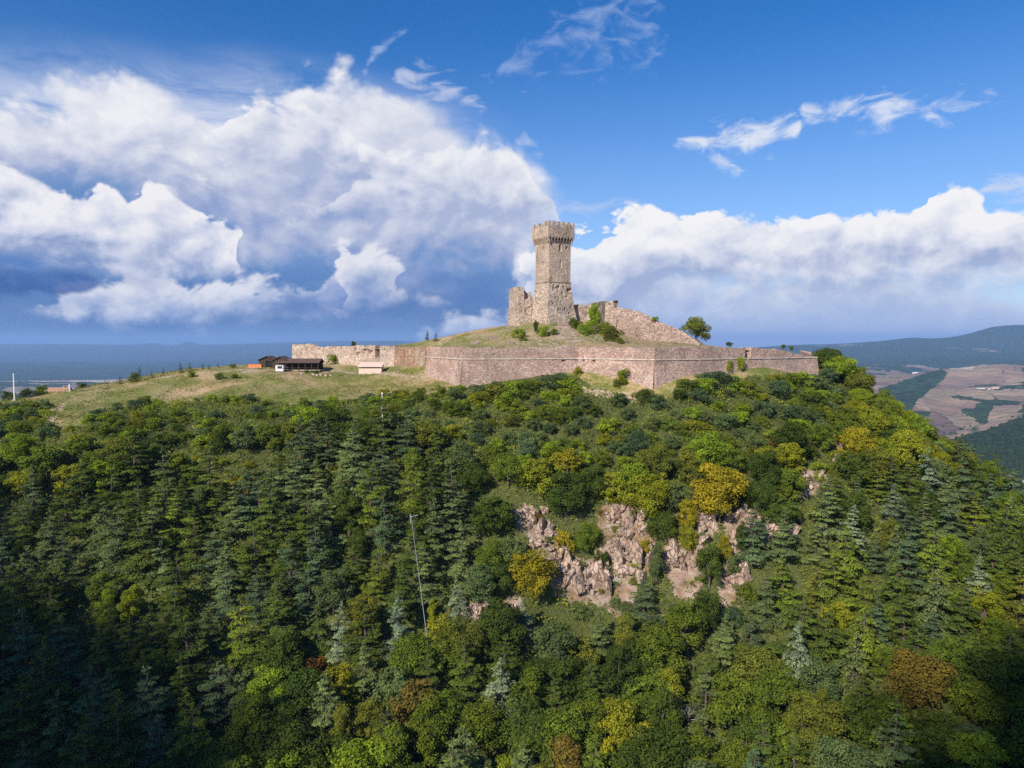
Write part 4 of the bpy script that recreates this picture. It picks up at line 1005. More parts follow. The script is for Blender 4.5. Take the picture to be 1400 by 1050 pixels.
def hut(px, Y, w, d, h, rise, label, rz=0.0, name='timber_hut'):
    base = on_ground(px, Y); base.z = min(base.z, -9.4)
    r = empty(name, base, label, 'hut', 'timber huts beside the pavilion', rz)
    # gable towards the camera: ridge along local Y
    sub(r, 'wall', MB().box((0, d / 2 - 0.1, h / 2), (w, 0.15, h)), M_timber)
    for s in (-1, 1): sub(r, 'wall', MB().box((s * (w / 2 - 0.08), 0, h / 2), (0.15, d - 0.4, h)), M_timber)
    sub(r, 'front_wall', MB().box((-w * 0.28, -d / 2 + 0.1, h / 2), (w * 0.44, 0.15, h)).box((w * 0.42, -d / 2 + 0.1, h / 2), (w * 0.15, 0.15, h)).box((w * 0.14, -d / 2 + 0.1, h - 0.25), (w * 0.40, 0.15, 0.5)), M_timber)
    g_ = MB(); g_.add([(-w / 2, -d / 2 + .05, h), (w / 2, -d / 2 + .05, h), (0, -d / 2 + .05, h + rise), (-w / 2, -d / 2 + .2, h), (w / 2, -d / 2 + .2, h), (0, -d / 2 + .2, h + rise)], [(0, 1, 2), (5, 4, 3), (0, 2, 5, 3), (2, 1, 4, 5), (0, 3, 4, 1)])
    sub(r, 'gable', g_, M_timber)
    for b in gable_roof(d + 1.0, w, rise, 0.6, 0.16, h + 0.1):
        o = sub(r, 'roof_slope', b, M_roof); o.rotation_euler = (0, 0, math.pi / 2)
    sub(r, 'doorway', MB().box((w * 0.14, -d / 2 + 0.35, h * 0.4), (w * 0.38, 0.05, h * 0.8)), M_dark)
    return r
hut(368.5, 272, 6.2, 6, 2.7, 1.3, 'dark timber hut at the far left end of the pavilion')
hut(387, 269, 6.0, 6.5, 3.0, 1.5, 'dark timber hut with pointed gable joined behind the white kiosk')
def kiosk():
    b = on_ground(383, 262); r = empty('white_kiosk', b, 'small white box kiosk in front of the timber huts', 'kiosk')
    sub(r, 'body', MB().box((0, 0, 1.15), (2.9, 2.0, 2.3)), M_white); sub(r, 'counter', MB().box((0.2, -1.12, 1.15), (2.0, 0.3, 0.08)), M_metal)
    sub(r, 'hatch', MB().box((0.2, -1.02, 1.6), (1.8, 0.05, 0.7)), M_dark); sub(r, 'roof', MB().box((0, 0, 2.36), (3.1, 2.3, 0.12)), M_metal)
kiosk()
def outbuilding():
    b = on_ground(507.5, 258); b.z = min(b.z, -10.5); r = empty('outbuilding', b, 'low pale pink outbuilding with lean-to roof against the ruined rampart', 'outbuilding')
    w, d, h = 8.4, 4.5, 2.9
    sub(r, 'wall', MB().box((0, -d / 2 + 0.15, h / 2 - 0.2), (w, 0.25, h)), M_pink)
    for s in (-1, 1): sub(r, 'wall', MB().prism([(s * (w / 2 - .12) - .12, -d / 2 + .3), (s * (w / 2 - .12) + .12, -d / 2 + .3), (s * (w / 2 - .12) + .12, d / 2), (s * (w / 2 - .12) - .12, d / 2)], -.4, [h - .3, h - .3, h + .9, h + .9]), M_pink)
    rb = MB(); V = [(-w / 2 - .3, -d / 2 - .6, h - .3), (w / 2 + .3, -d / 2 - .6, h - .3), (w / 2 + .3, d / 2 + .2, h + 1.25), (-w / 2 - .3, d / 2 + .2, h + 1.25)]
    V += [(x, y, z - .14) for x, y, z in V]; rb.add(V, [(0, 1, 2, 3), (7, 6, 5, 4), (0, 4, 5, 1), (1, 5, 6, 2), (2, 6, 7, 3), (3, 7, 4, 0)]); sub(r, 'roof', rb, M_pink)
    sub(r, 'eaves_opening', MB().box((0.3, -d / 2 - .005, h - .62), (w - 1.4, 0.08, 0.42)), M_dark)
outbuilding()
def red_house():
    b = on_ground(78, 268); b.z = -21.5; r = empty('small_house', b, 'small house with pale clay roof just beyond the western crest', 'house')
    sub(r, 'wall', MB().box((0, 0, 1.2), (8.4, 6, 2.9)), M_pink)
    for q_ in gable_roof(9.4, 6, 1.3, 0.6, 0.15, 2.7): sub(r, 'roof_slope', q_, M_tile)
    for x in (-2.4, 0.2, 2.6): w = sub(r, 'window', MB().box((x, -3.02, 1.5), (0.9, 0.06, 1.1)), M_dark)
    sub(r, 'chimney', MB().box((2.0, 0.8, 4.1), (0.6, 0.6, 1.2)), M_tile)
red_house()
def pole(name, px, py_base, h, rad, label, cat, mat, Y=None, lean=(0, 0), up=0.0):
    b = hit(px, py_base) if Y is None else on_ground(px, Y)
    if b is None: b = on_ground(px, 200)
    r = empty(name, b, label, cat)
    sub(r, 'shaft', MB().tube([(0, 0, -0.5), (lean[0] * h, lean[1] * h, h)], [rad, rad * 0.7], 8), mat)
    sub(r, 'base_block', MB().box((0, 0, 0.1), (rad * 5, rad * 5, 0.5)), M_stoneblock)
    return r
pole('white_mast', 18, 545, 9.2, 0.24, 'tall white mast standing at the western end of the crest', 'mast', M_white, Y=232)
r = pole('white_post', 94, 533, 2.6, 0.3, 'short white post beside the clay roofed house', 'post', M_white, Y=240)
r = pole('slender_mast', 522, 575, 8.0, 0.14, 'slender white mast rising from the treetops below the meadow', 'mast', M_white, Y=203)
sub(r, 'cap', MB().box((0, 0, 8.0), (0.5, 0.5, 0.35)), M_white)
# thin leaning steel pole among the cedars
tp = at(562, 705, 151); bt = at(583, 866, 142)
g0 = float(ground(bt.x, bt.y)); d_ = (bt - tp); k_ = (g0 - tp.z) / d_.z
foot = tp + d_ * k_
r = empty('steel_pole', foot, 'long thin grey steel pole leaning out of the cedar forest', 'pole')
tl = tp - foot
sub(r, 'shaft', MB().tube([(0, 0, 0), tuple(tl * 0.5), tuple(tl)], [0.075, 0.06, 0.045], 8), M_metal)
sub(r, 'crossarm', MB().tube([tuple(tl + Vector((-0.3, 0, -0.3))), tuple(tl + Vector((1.6, 0, 0.15)))], 0.07, 6), M_metal)
sub(r, 'insulator', MB().tube([tuple(tl + Vector((-0.1, 0, -1.6))), tuple(tl + Vector((-0.15, 0, 0.4)))], 0.12, 8), M_metal)
r = pole('broken_stump', 261, 626, 4.0, 0.30, 'bleached broken tree stump between dark cedars and yellow scrub', 'stump', M_wood, Y=178, lean=(0.06, 0))
# low stones and barrier in front of the pavilion
rs = random.Random(11)
bm_ = bmesh.new()
def hull_rock(seed, n=16, sq=(1, 1, 1)):
    rr_ = random.Random(seed); b = bmesh.new(); n = 11 + seed % 4
    for _ in range(n):
        v = Vector((rr_.gauss(0, 1), rr_.gauss(0, 1), rr_.gauss(0, 1))).normalized()
        m_ = max(abs(v.x), abs(v.y), abs(v.z)); v = v / m_ * rr_.uniform(0.72, 1.0)
        b.verts.new((v.x * sq[0], v.y * sq[1], v.z * sq[2]))
    bmesh.ops.convex_hull(b, input=b.verts)
    for v in [v for v in b.verts if not v.link_faces]: b.verts.remove(v)
    bmesh.ops.triangulate(b, faces=b.faces)
    me = bpy.data.meshes.new('rock'); b.to_mesh(me); b.free(); return me
M_rock, q = nodemat('cliff_rock')
P = wpos(q); n_ = q.noise(P, 0.55, 6, 0.68); cr = q.voro(q.vm('ADD', q.vm('MULTIPLY', P, (1, 1, 0.55)), q.vm('SCALE', q.noise(P, 0.7, 3, 0.5, color=True), 1.6)), 0.75, 2, 0.5, feature='DISTANCE_TO_EDGE')
rc_ = q.ramp(n_, [(0.28, (0.21, 0.14, 0.10)), (0.42, (0.35, 0.245, 0.18)), (0.56, (0.46, 0.345, 0.27)), (0.72, (0.54, 0.44, 0.37))])
rc_ = q.mix(q.ss(q.noise(P, 0.22, 4, 0.6), 0.50, 0.62, 0, 0.55), rc_, (0.30, 0.19, 0.13))
rc_ = q.mix(q.ss(cr, 0.0, 0.05, 0.7, 0.0), rc_, (0.10, 0.07, 0.055))
finish(M_rock, q, rc_, 0.95, q.m('ADD', q.m('MULTIPLY', q.ss(cr, 0, 0.1), 0.8), q.m('MULTIPLY', n_, 1.2)), 1.0, 0.5, 0.08)
rocks = [hull_rock(100 + i, 14 + i % 5, (1, 0.8, (0.8, 1.3, 1.0)[i % 3])) for i in range(9)]
for me in rocks: me.materials.append(M_rock)
for i, (px, py, s) in enumerate([(428, 506, .5), (433, 506, .4), (438, 506.5, .45), (445, 506, .5), (452, 506, .35), (412, 507, .4)]):
    p = on_ground(px, 258 - i % 2)
    o = link('stone_block', None); bpy.data.objects.remove(o)
    o = MB().box((0, 0, 0.25), (1.1 * s * 2, 0.7, 0.7)).build('stone_block', M_stoneblock); o.location = p
    thing(o, ['long squared stone block nearest the pavilion posts, first of the row', 'squared stone block, second of the row before the pavilion', 'squared stone block, third of the row before the pavilion',
              'squared stone block, fourth of the row before the pavilion', 'squared stone block at the eastern end of the pavilion row', 'lone squared stone block between kiosk and block row'][i], 'stone block', 'stone blocks lying before the pavilion')
b = on_ground(348, 264); r = empty('orange_barrier', b, 'orange plastic barrier stacked left of the timber huts', 'barrier')
for i in range(4): sub(r, 'panel', MB().box((-1.8 + i * 1.25, 0.1 * (i % 2), 0.75), (1.15, 0.12, 1.3)), M_orange)
for i in range(5): sub(r, 'foot', MB().box((-2.4 + i * 1.2, 0, 0.08), (0.3, 0.9, 0.16)), M_white)
# farm buildings in the valley
def farm(px, py, w, d, h, label, mat, Y, rz=0.0, n=1):
    p = at(px, py, Y); z = float(valley(np.array([p.x]), np.array([p.y]))[0])
    r = empty('farm_building', (p.x, p.y, z - 2), label, 'farm building', 'farm buildings in the eastern valley', rz)
    sub(r, 'wall', MB().box((0, 0, h / 2), (w, d, h + 2)), mat)
    for b_ in gable_roof(w * 1.03, d, d * 0.22, 1.0, 0.6, h + 1.2): sub(r, 'roof_slope', b_, M_white if mat is M_white else M_tile)
farm(1340, 541, 42, 14, 7, 'long white barn on the brown field hill across the valley', M_white, 3500, 0.1)
farm(1358, 541, 16, 12, 10, 'tall farmhouse right of the long white barn', M_pink, 3500)
farm(1364, 542, 14, 12, 8, 'clay roofed farmhouse at the right end of the farmyard', M_pink, 3480, 0.4)
farm(1352, 543.5, 12, 9, 7, 'small shed between white barn and farmhouses', M_pink, 3450, 0.9)
farm(1254, 507, 56, 20, 12, 'white farm block on the ridge crest above the wooded gully', M_white, 4650, 0.05)
farm(1262, 507.5, 26, 18, 10, 'pale house beside the white farm block on the ridge crest', M_pink, 4640, 0.3)
farm(1130, 480, 60, 30, 16, 'far white building on the blue slope beyond the bastion tip', M_white, 9000)

# ------------------------------------------------------------------ cliff: blocks broken out of the rock band
def outcrop(px, py, s, label, n=9, seed=0, spread=1.0):
    p = hit(px, py)
    if p is None: return
    rr_ = random.Random(seed * 13 + 5)
    r = empty('rock_outcrop', p, label, 'rock outcrop', 'rock outcrops of the cliff')
    for i in range(n):
        dx = rr_.uniform(-1, 1) * s * 1.7 * spread; dy = rr_.uniform(-1, 1) * s * 0.8
        z = float(ground(p.x + dx, p.y + dy)) - p.z
        o = link('rock', rocks[rr_.randrange(9)], r, (dx, dy - 0.3, z + rr_.uniform(-0.2, 0.35) * s), (rr_.uniform(-.35, .35), rr_.uniform(-.35, .35), rr_.uniform(0, 6.28)))
        k = s * rr_.uniform(0.35, 0.8); o.scale = (k * rr_.uniform(.7, 1.3), k, k * rr_.uniform(.8, 1.5))
OUT = [(729, 706, 1.8, 'pale rock rib at the upper left of the cliff'), (737, 722, 2.0, 'pink rock rib just under the upper left one'), (748, 745, 2.0, 'rock step right of the ochre oak'), (765, 768, 2.6, 'shattered grey rock at the left foot of the cliff'),
       (782, 782, 3.0, 'large cracked rock face at the left foot of the cliff'), (800, 790, 3.0, 'dark slanting slabs low in the cliff'), (838, 700, 1.4, 'small rock knob under the dark oaks'), (868, 722, 2.8, 'pinkish rock brow in the middle of the cliff'),
       (856, 745, 2.0, 'narrow pale rock step below the rock brow'), (845, 772, 2.8, 'broad pale cracked ledge in the middle of the cliff'), (862, 775, 2.8, 'lower ledge blocks beside the grey bush'), (830, 786, 2.4, 'crumbling ledge above the reddish scree'),
       (957, 716, 2.2, 'light rock knob beneath the golden oak'), (940, 757, 2.4, 'pale rock wall above the middle scree gully'), (928, 768, 2.4, 'left blocks of the middle scree gully'), (1012, 707, 1.8, 'small rock rim left of the slender evergreen'),
       (1040, 717, 2.4, 'light rock rim at the right end of the cliff'), (1055, 722, 2.2, 'last rock at the right end of the cliff'), (1010, 785, 2.2, 'scree rocks at the foot of the right gully'), (1085, 672, 1.8, 'pale pinnacle rock on the eastern spur'),
       (1098, 662, 1.8, 'tall pale rock tooth on the eastern spur'), (1113, 655, 1.8, 'rounded pale rock beside the tooth on the spur'), (1146, 612, 2.0, 'rock patch between yellow oaks on the shoulder'), (1152, 630, 1.6, 'lower rock patch under the yellow oaks'),
       (1190, 545, 1.5, 'rock showing on the skyline of the shoulder'), (703, 842, 1.6, 'pink rock showing among low trees left of the cliff foot'), (648, 838, 1.4, 'isolated rock beside the silver cedar'), (1002, 745, 1.8, 'rock rib in the right gully')]
for i, (a, b_, s, l) in enumerate(OUT): outcrop(a, b_, s, l, 9, i)
# ------------------------------------------------------------------ leaves and crowns
def leafmat(name, tint=(1, 1, 1), trans=0.30):
    m, q = nodemat(name); t = m.node_tree
    oi = t.nodes.new('ShaderNodeObjectInfo')
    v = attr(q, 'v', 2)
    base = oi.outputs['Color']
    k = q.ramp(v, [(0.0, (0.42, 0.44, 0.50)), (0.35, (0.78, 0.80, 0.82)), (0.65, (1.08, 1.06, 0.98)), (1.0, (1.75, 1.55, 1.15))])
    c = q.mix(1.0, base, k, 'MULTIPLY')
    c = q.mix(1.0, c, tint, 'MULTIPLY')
    d = t.nodes.new('ShaderNodeBsdfDiffuse'); q.put(d.inputs['Color'], c)
    tr = t.nodes.new('ShaderNodeBsdfTranslucent'); q.put(tr.inputs['Color'], q.mix(1.0, c, (1.15, 1.25, 0.6), 'MULTIPLY'))
    gl = t.nodes.new('ShaderNodeBsdfGlossy'); gl.inputs['Roughness'].default_value = 0.45; gl.inputs['Color'].default_value = (0.5, 0.55, 0.6, 1)
    mx = t.nodes.new('ShaderNodeMixShader'); mx.inputs[0].default_value = trans
    t.links.new(d.outputs[0], mx.inputs[1]); t.links.new(tr.outputs[0], mx.inputs[2])
    m2 = t.nodes.new('ShaderNodeMixShader'); m2.inputs[0].default_value = 0.0
    t.links.new(mx.outputs[0], m2.inputs[1]); t.links.new(gl.outputs[0], m2.inputs[2])
    return finish(m, q, None, shader=mx.outputs[0])
M_leaf = leafmat('leaf'); M_needle = leafmat('needle', trans=0.12)
def quads(C, N, size, rng, aspect=0.6, roll=None):
    """leaf quads at C facing N"""
    n = len(C); N = N / (np.linalg.norm(N, axis=1, keepdims=True) + 1e-9)
    A = rng.normal(size=(n, 3)) if roll is None else roll + 0.25 * rng.normal(size=(n, 3))
    T = A - (A * N).sum(1, keepdims=True) * N; T /= np.linalg.norm(T, axis=1, keepdims=True) + 1e-9
    B = np.cross(N, T); s = (size * rng.uniform(0.6, 1.35, n))[:, None]
    a, b = T * s, B * s * aspect
    V = np.stack([C - a, C - b * 1.0, C + a, C + b], 1).reshape(-1, 3)          # diamond leaf
    return V, np.arange(4 * n).reshape(n, 4)
def crown_mesh(name, C, N, size, v, rng, mat, aspect=0.6, roll=None):
    V, F = quads(C, N, size, rng, aspect, roll)
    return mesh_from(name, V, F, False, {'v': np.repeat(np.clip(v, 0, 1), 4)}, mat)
def cedar_mesh(seed, H=15.0, R=4.2, levels=13, dens=1.0, droop=0.10, sparse=0.0):
    rng = np.random.default_rng(seed); Cs, Ns, Vs, Rl = [], [], [], []
    br = MB(); br.tube([(0, 0, -1.5), (0.05, 0, H * 0.4), (0, 0.05, H * 0.99)], [0.30, 0.20, 0.04], 7)
    cut = 1.0 if seed % 4 else 0.9
    for i in range(levels):
        f = (i + 0.5 + rng.normal() * 0.18) / levels
        if f > cut: continue
        f = min(max(f, 0.02), 0.985)
        z = H * (0.10 + 0.89 * f); rad = R * (1 - f) ** 0.75 * (0.88 + 0.3 * rng.random()) + 0.25
        nb = int(5 + rng.integers(0, 3)) if f < 0.8 else 5
        a0 = rng.random() * 6.28
        for b in range(nb):
            if rng.random() < sparse: continue
            a = a0 + 6.283 * b / nb + rng.normal() * 0.25; L = rad * rng.uniform(0.50, 1.25); zz = z + rng.normal() * H * 0.022
            rise = 0.30 - 0.35 * (1 - f) + rng.normal() * 0.08
            n = int(dens * (26 * L + 16 * L * L * 0.6)); r = L * np.sqrt(rng.uniform(0.05, 1, n))
            wd = 0.34 * L * np.sin(np.clip(r / L, 0, 1) * 2.6) + 0.12
            t = rng.uniform(-1, 1, n) * wd
            cl = 0.5 + 0.5 * np.sin(r * 5.0 + rng.random() * 6); keep = rng.random(n) < 0.55 + 0.45 * cl
            r, t, wd = r[keep], t[keep], wd[keep]; n = len(r)
            dx, dy = math.cos(a), math.sin(a)
            x = dx * r - dy * t; y = dy * r + dx * t
            zc = zz + rise * r - droop * r * r / max(L, .5) * 1.1 - 0.30 * np.abs(t) + rng.normal(size=n) * 0.07
            Cs.append(np.stack([x, y, zc], -1))
            nn = np.stack([dx * (0.25 + 0.25 * r / L) - dy * t * .3, dy * (0.25 + .25 * r / L) + dx * t * .3, np.ones(n)], -1) + rng.normal(size=(n, 3)) * 0.42
            Ns.append(nn); bv = rng.random() * 0.35
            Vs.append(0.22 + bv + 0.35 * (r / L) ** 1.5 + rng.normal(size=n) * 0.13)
            Rl.append(np.tile([dx, dy, -0.1], (n, 1)) + np.stack([-dy * t, dx * t, 0 * t], -1) * 0.8 / max(wd.max(), .2))
            if L > 0.8:
                br.tube([(0, 0, zz), (dx * L * .5, dy * L * .5, zz + rise * L * .5 - droop * L * .25 - .05), (dx * L * .9, dy * L * .9, zz + rise * L * .9 - droop * L * .8 - .06)], [0.075, 0.045, 0.015], 4)
    # leader
    n = 60; h = rng.uniform(0.93, 1.02, n) * H
    Cs.append(np.stack([rng.normal(size=n) * .18, rng.normal(size=n) * .18, h], -1)); Ns.append(rng.normal(size=(n, 3)) + [0, 0, .3]); Vs.append(rng.uniform(.4, .9, n)); Rl.append(np.tile([0, 0, 1.0], (n, 1)))
    C_ = np.concatenate(Cs); 
    return (crown_mesh('crown', C_, np.concatenate(Ns), 0.23, np.concatenate(Vs), rng, M_needle, 0.38, np.concatenate(Rl)), br.mesh('trunk', M_bark))
def lobes(rng, n, rx, ry, rz, cz, inner=0.25):
    P = rng.normal(size=(n, 3)); P /= np.linalg.norm(P, axis=1, keepdims=True)
    P[:, 2] = np.where(P[:, 2] < -0.85, -P[:, 2] * 0.5, P[:, 2])
    k = rng.uniform(0.62, 0.95, n); k[: int(n * inner)] *= 0.6
    return P * k[:, None] * np.array([rx, ry, rz]) + np.array([0, 0, cz])
def broad_mesh(seed, H=10.0, R=4.3, nl=48, lr=1.3, per=170, size=0.19, squash=0.85, low=0.50, name='crown', thin=1.0, bark=None):
    rng = np.random.default_rng(seed)
    cz = H * low; rz = (H - cz) * 0.94
    Lb = lobes(rng, nl, R * rng.uniform(.85, 1.1), R * rng.uniform(.85, 1.1), rz, cz)
    Cs, Ns, Vs = [], [], []
    for c in Lb:
        r = lr * rng.uniform(0.45, 1.4); n = int(per * r * r / (lr * lr) * thin)
        d = rng.normal(size=(n, 3)); d /= np.linalg.norm(d, axis=1, keepdims=True)
        d[:, 2] = np.where((d[:, 2] < 0) & (rng.random(n) < 0.6), -d[:, 2], d[:, 2])
        rr_ = r * rng.uniform(0.72, 1.08, n)
        Cs.append(c + d * rr_[:, None] * np.array([1, 1, squash])); Ns.append(d + rng.normal(size=(n, 3)) * 0.55 + [0, 0, 0.15])
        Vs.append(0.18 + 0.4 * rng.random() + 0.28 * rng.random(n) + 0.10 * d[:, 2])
    tr = MB(); hub = H * 0.34
    tr.tube([(0, 0, -1.2), (0.1, 0.05, hub)], [0.032 * H, 0.022 * H], 7)
    for c in Lb[:12]:
        m_ = (c * 0.55 + np.array([0, 0, hub * 0.6]))
        tr.tube([(0.1, 0.05, hub * .85), tuple(m_), tuple(c)], [0.016 * H, 0.009 * H, 0.003 * H], 5)
    return crown_mesh(name, np.concatenate(Cs), np.concatenate(Ns), size, np.concatenate(Vs), rng, M_leaf, 0.62), tr.mesh('trunk', bark or M_bark)
def bare_mesh(seed, H=8.0):
    rng = np.random.default_rng(seed); b = MB()
    def grow(p, d, L, r, k):
        e = p + d * L; m_ = (p + e) / 2 + rng.normal(size=3) * L * 0.08
        b.tube([tuple(p), tuple(m_), tuple(e)], [r, r * .8, r * .55], 5 if k > 1 else 4)
        if k == 0: return
        for _ in range(3 if k > 1 else 4):
            nd = d + rng.normal(size=3) * 0.55; nd[2] += 0.15; nd /= np.linalg.norm(nd)
            grow(p + (e - p) * rng.uniform(.55, 1), nd, L * rng.uniform(.5, .75), r * .5, k - 1)
    grow(np.array([0, 0, -0.8]), np.array([0.05, 0, 1.0]), H * .42, 0.14, 4)
    return b.mesh('branches', M_palebark)
CEDAR = [cedar_mesh(200 + i, 15.0, R_, lv, 1.0, dr, sp) for i, (R_, lv, dr, sp) in enumerate([(4.3, 13, .10, .10), (3.8, 14, .16, .18), (5.0, 11, .07, .22), (3.2, 16, .12, .08), (4.6, 10, .22, .20), (4.0, 13, .05, .14), (5.2, 12, .13, .30), (3.6, 12, .26, .10)])]
WEEP = [cedar_mesh(230 + i, 11.0, 4.4, 9, 1.0, 0.55, .05) for i in range(2)]
OAK = [broad_mesh(300 + i, 10.0, 4.6, 58 + 3 * i, 1.35, 170) for i in range(5)]
TALL = [broad_mesh(330 + i, 12.0, 3.3, 60, 1.1, 150, low=.48) for i in range(3)]
FEATH = [broad_mesh(350 + i, 7.5, 4.0, 80, 0.85, 100, size=.2, thin=.95, low=.46) for i in range(2)]
BUSH = [broad_mesh(400 + i, 3.6, 2.6, 24, 0.85, 110, size=.16, low=.36) for i in range(4)]
BARE = [bare_mesh(500 + i) for i in range(3)]
FAR = [broad_mesh(600 + i, 8.0, 3.6, 14, 1.7, 34, size=.6) for i in range(2)]

KINDS = {  # name, category, source meshes, source height, source radius
    'cedar': ('cedar_tree', 'cedar', CEDAR, 15.0, 4.0), 'weeping': ('weeping_cedar', 'cedar', WEEP, 11.0, 4.4), 'oak': ('oak_tree', 'oak tree', OAK, 10.0, 4.3),
    'tall': ('broadleaf_tree', 'tree', TALL, 12.0, 3.1), 'feather': ('acacia_tree', 'tree', FEATH, 7.5, 4.0), 'bush': ('shrub', 'shrub', BUSH, 3.6, 2.6)}
COL0 = {'deep': (0.030, 0.047, 0.018), 'dark': (0.040, 0.060, 0.022), 'mid': (0.066, 0.092, 0.024), 'bright': (0.105, 0.150, 0.026), 'lime': (0.118, 0.145, 0.022), 'olive': (0.078, 0.090, 0.028),
       'blue': (0.055, 0.085, 0.052), 'silver': (0.115, 0.150, 0.118), 'ochre': (0.165, 0.135, 0.020), 'gold': (0.150, 0.140, 0.022), 'brown': (0.088, 0.072, 0.030), 'rust': (0.110, 0.060, 0.030), 'sage': (0.080, 0.108, 0.050), 'yellowgreen': (0.118, 0.130, 0.022)}
COL = {k: ((v[0] * 1.42, v[1] * 1.42, v[2] * 1.08) if k in ('blue', 'silver', 'sage') else (v[0] * 1.84, v[1] * 1.74, v[2] * 0.86)) for k, v in COL0.items()}
CW = {'deep': 'very dark green', 'dark': 'dark green', 'mid': 'mid green', 'bright': 'bright green', 'lime': 'lime green', 'olive': 'olive green', 'blue': 'bluish green', 'silver': 'silvery grey-green', 'ochre': 'ochre yellow',
      'gold': 'golden yellow', 'brown': 'brownish', 'rust': 'rust brown', 'sage': 'grey-green', 'yellowgreen': 'yellowish green'}
trees = []                                # every tree planted, for labels and spacing
rt = random.Random(77)
def plant(kind_, p, h, colour, width=1.0, given=None, spaced=True):
    nm, cat, src, H, R = KINDS[kind_]
    cm_, tm_ = src[rt.randrange(len(src))]
    s = h / H
    r = link(nm, None, None, p, (rt.gauss(0, .035), rt.gauss(0, .035), rt.uniform(0, 6.28)), (s * width, s * width, s))
    r['category'] = cat
    c = link('crown', cm_, r); t = link('trunk', tm_, r)
    b = COL[colour]; j = rt.uniform(0.84, 1.18); hh_ = rt.uniform(-0.06, 0.06)
    c.color = (b[0] * j * (1 + hh_), b[1] * j, b[2] * j * (1 - hh_), 1)
    trees.append(dict(o=r, kind=kind_, p=Vector(p), h=h, w=R * s * width, colour=colour, given=given))
    return r
occ = []
def free(x, y, r):
    for (a, b, q_) in occ:
        if (a - x) ** 2 + (b - y) ** 2 < ((r + q_) ** 2): return False
    return True

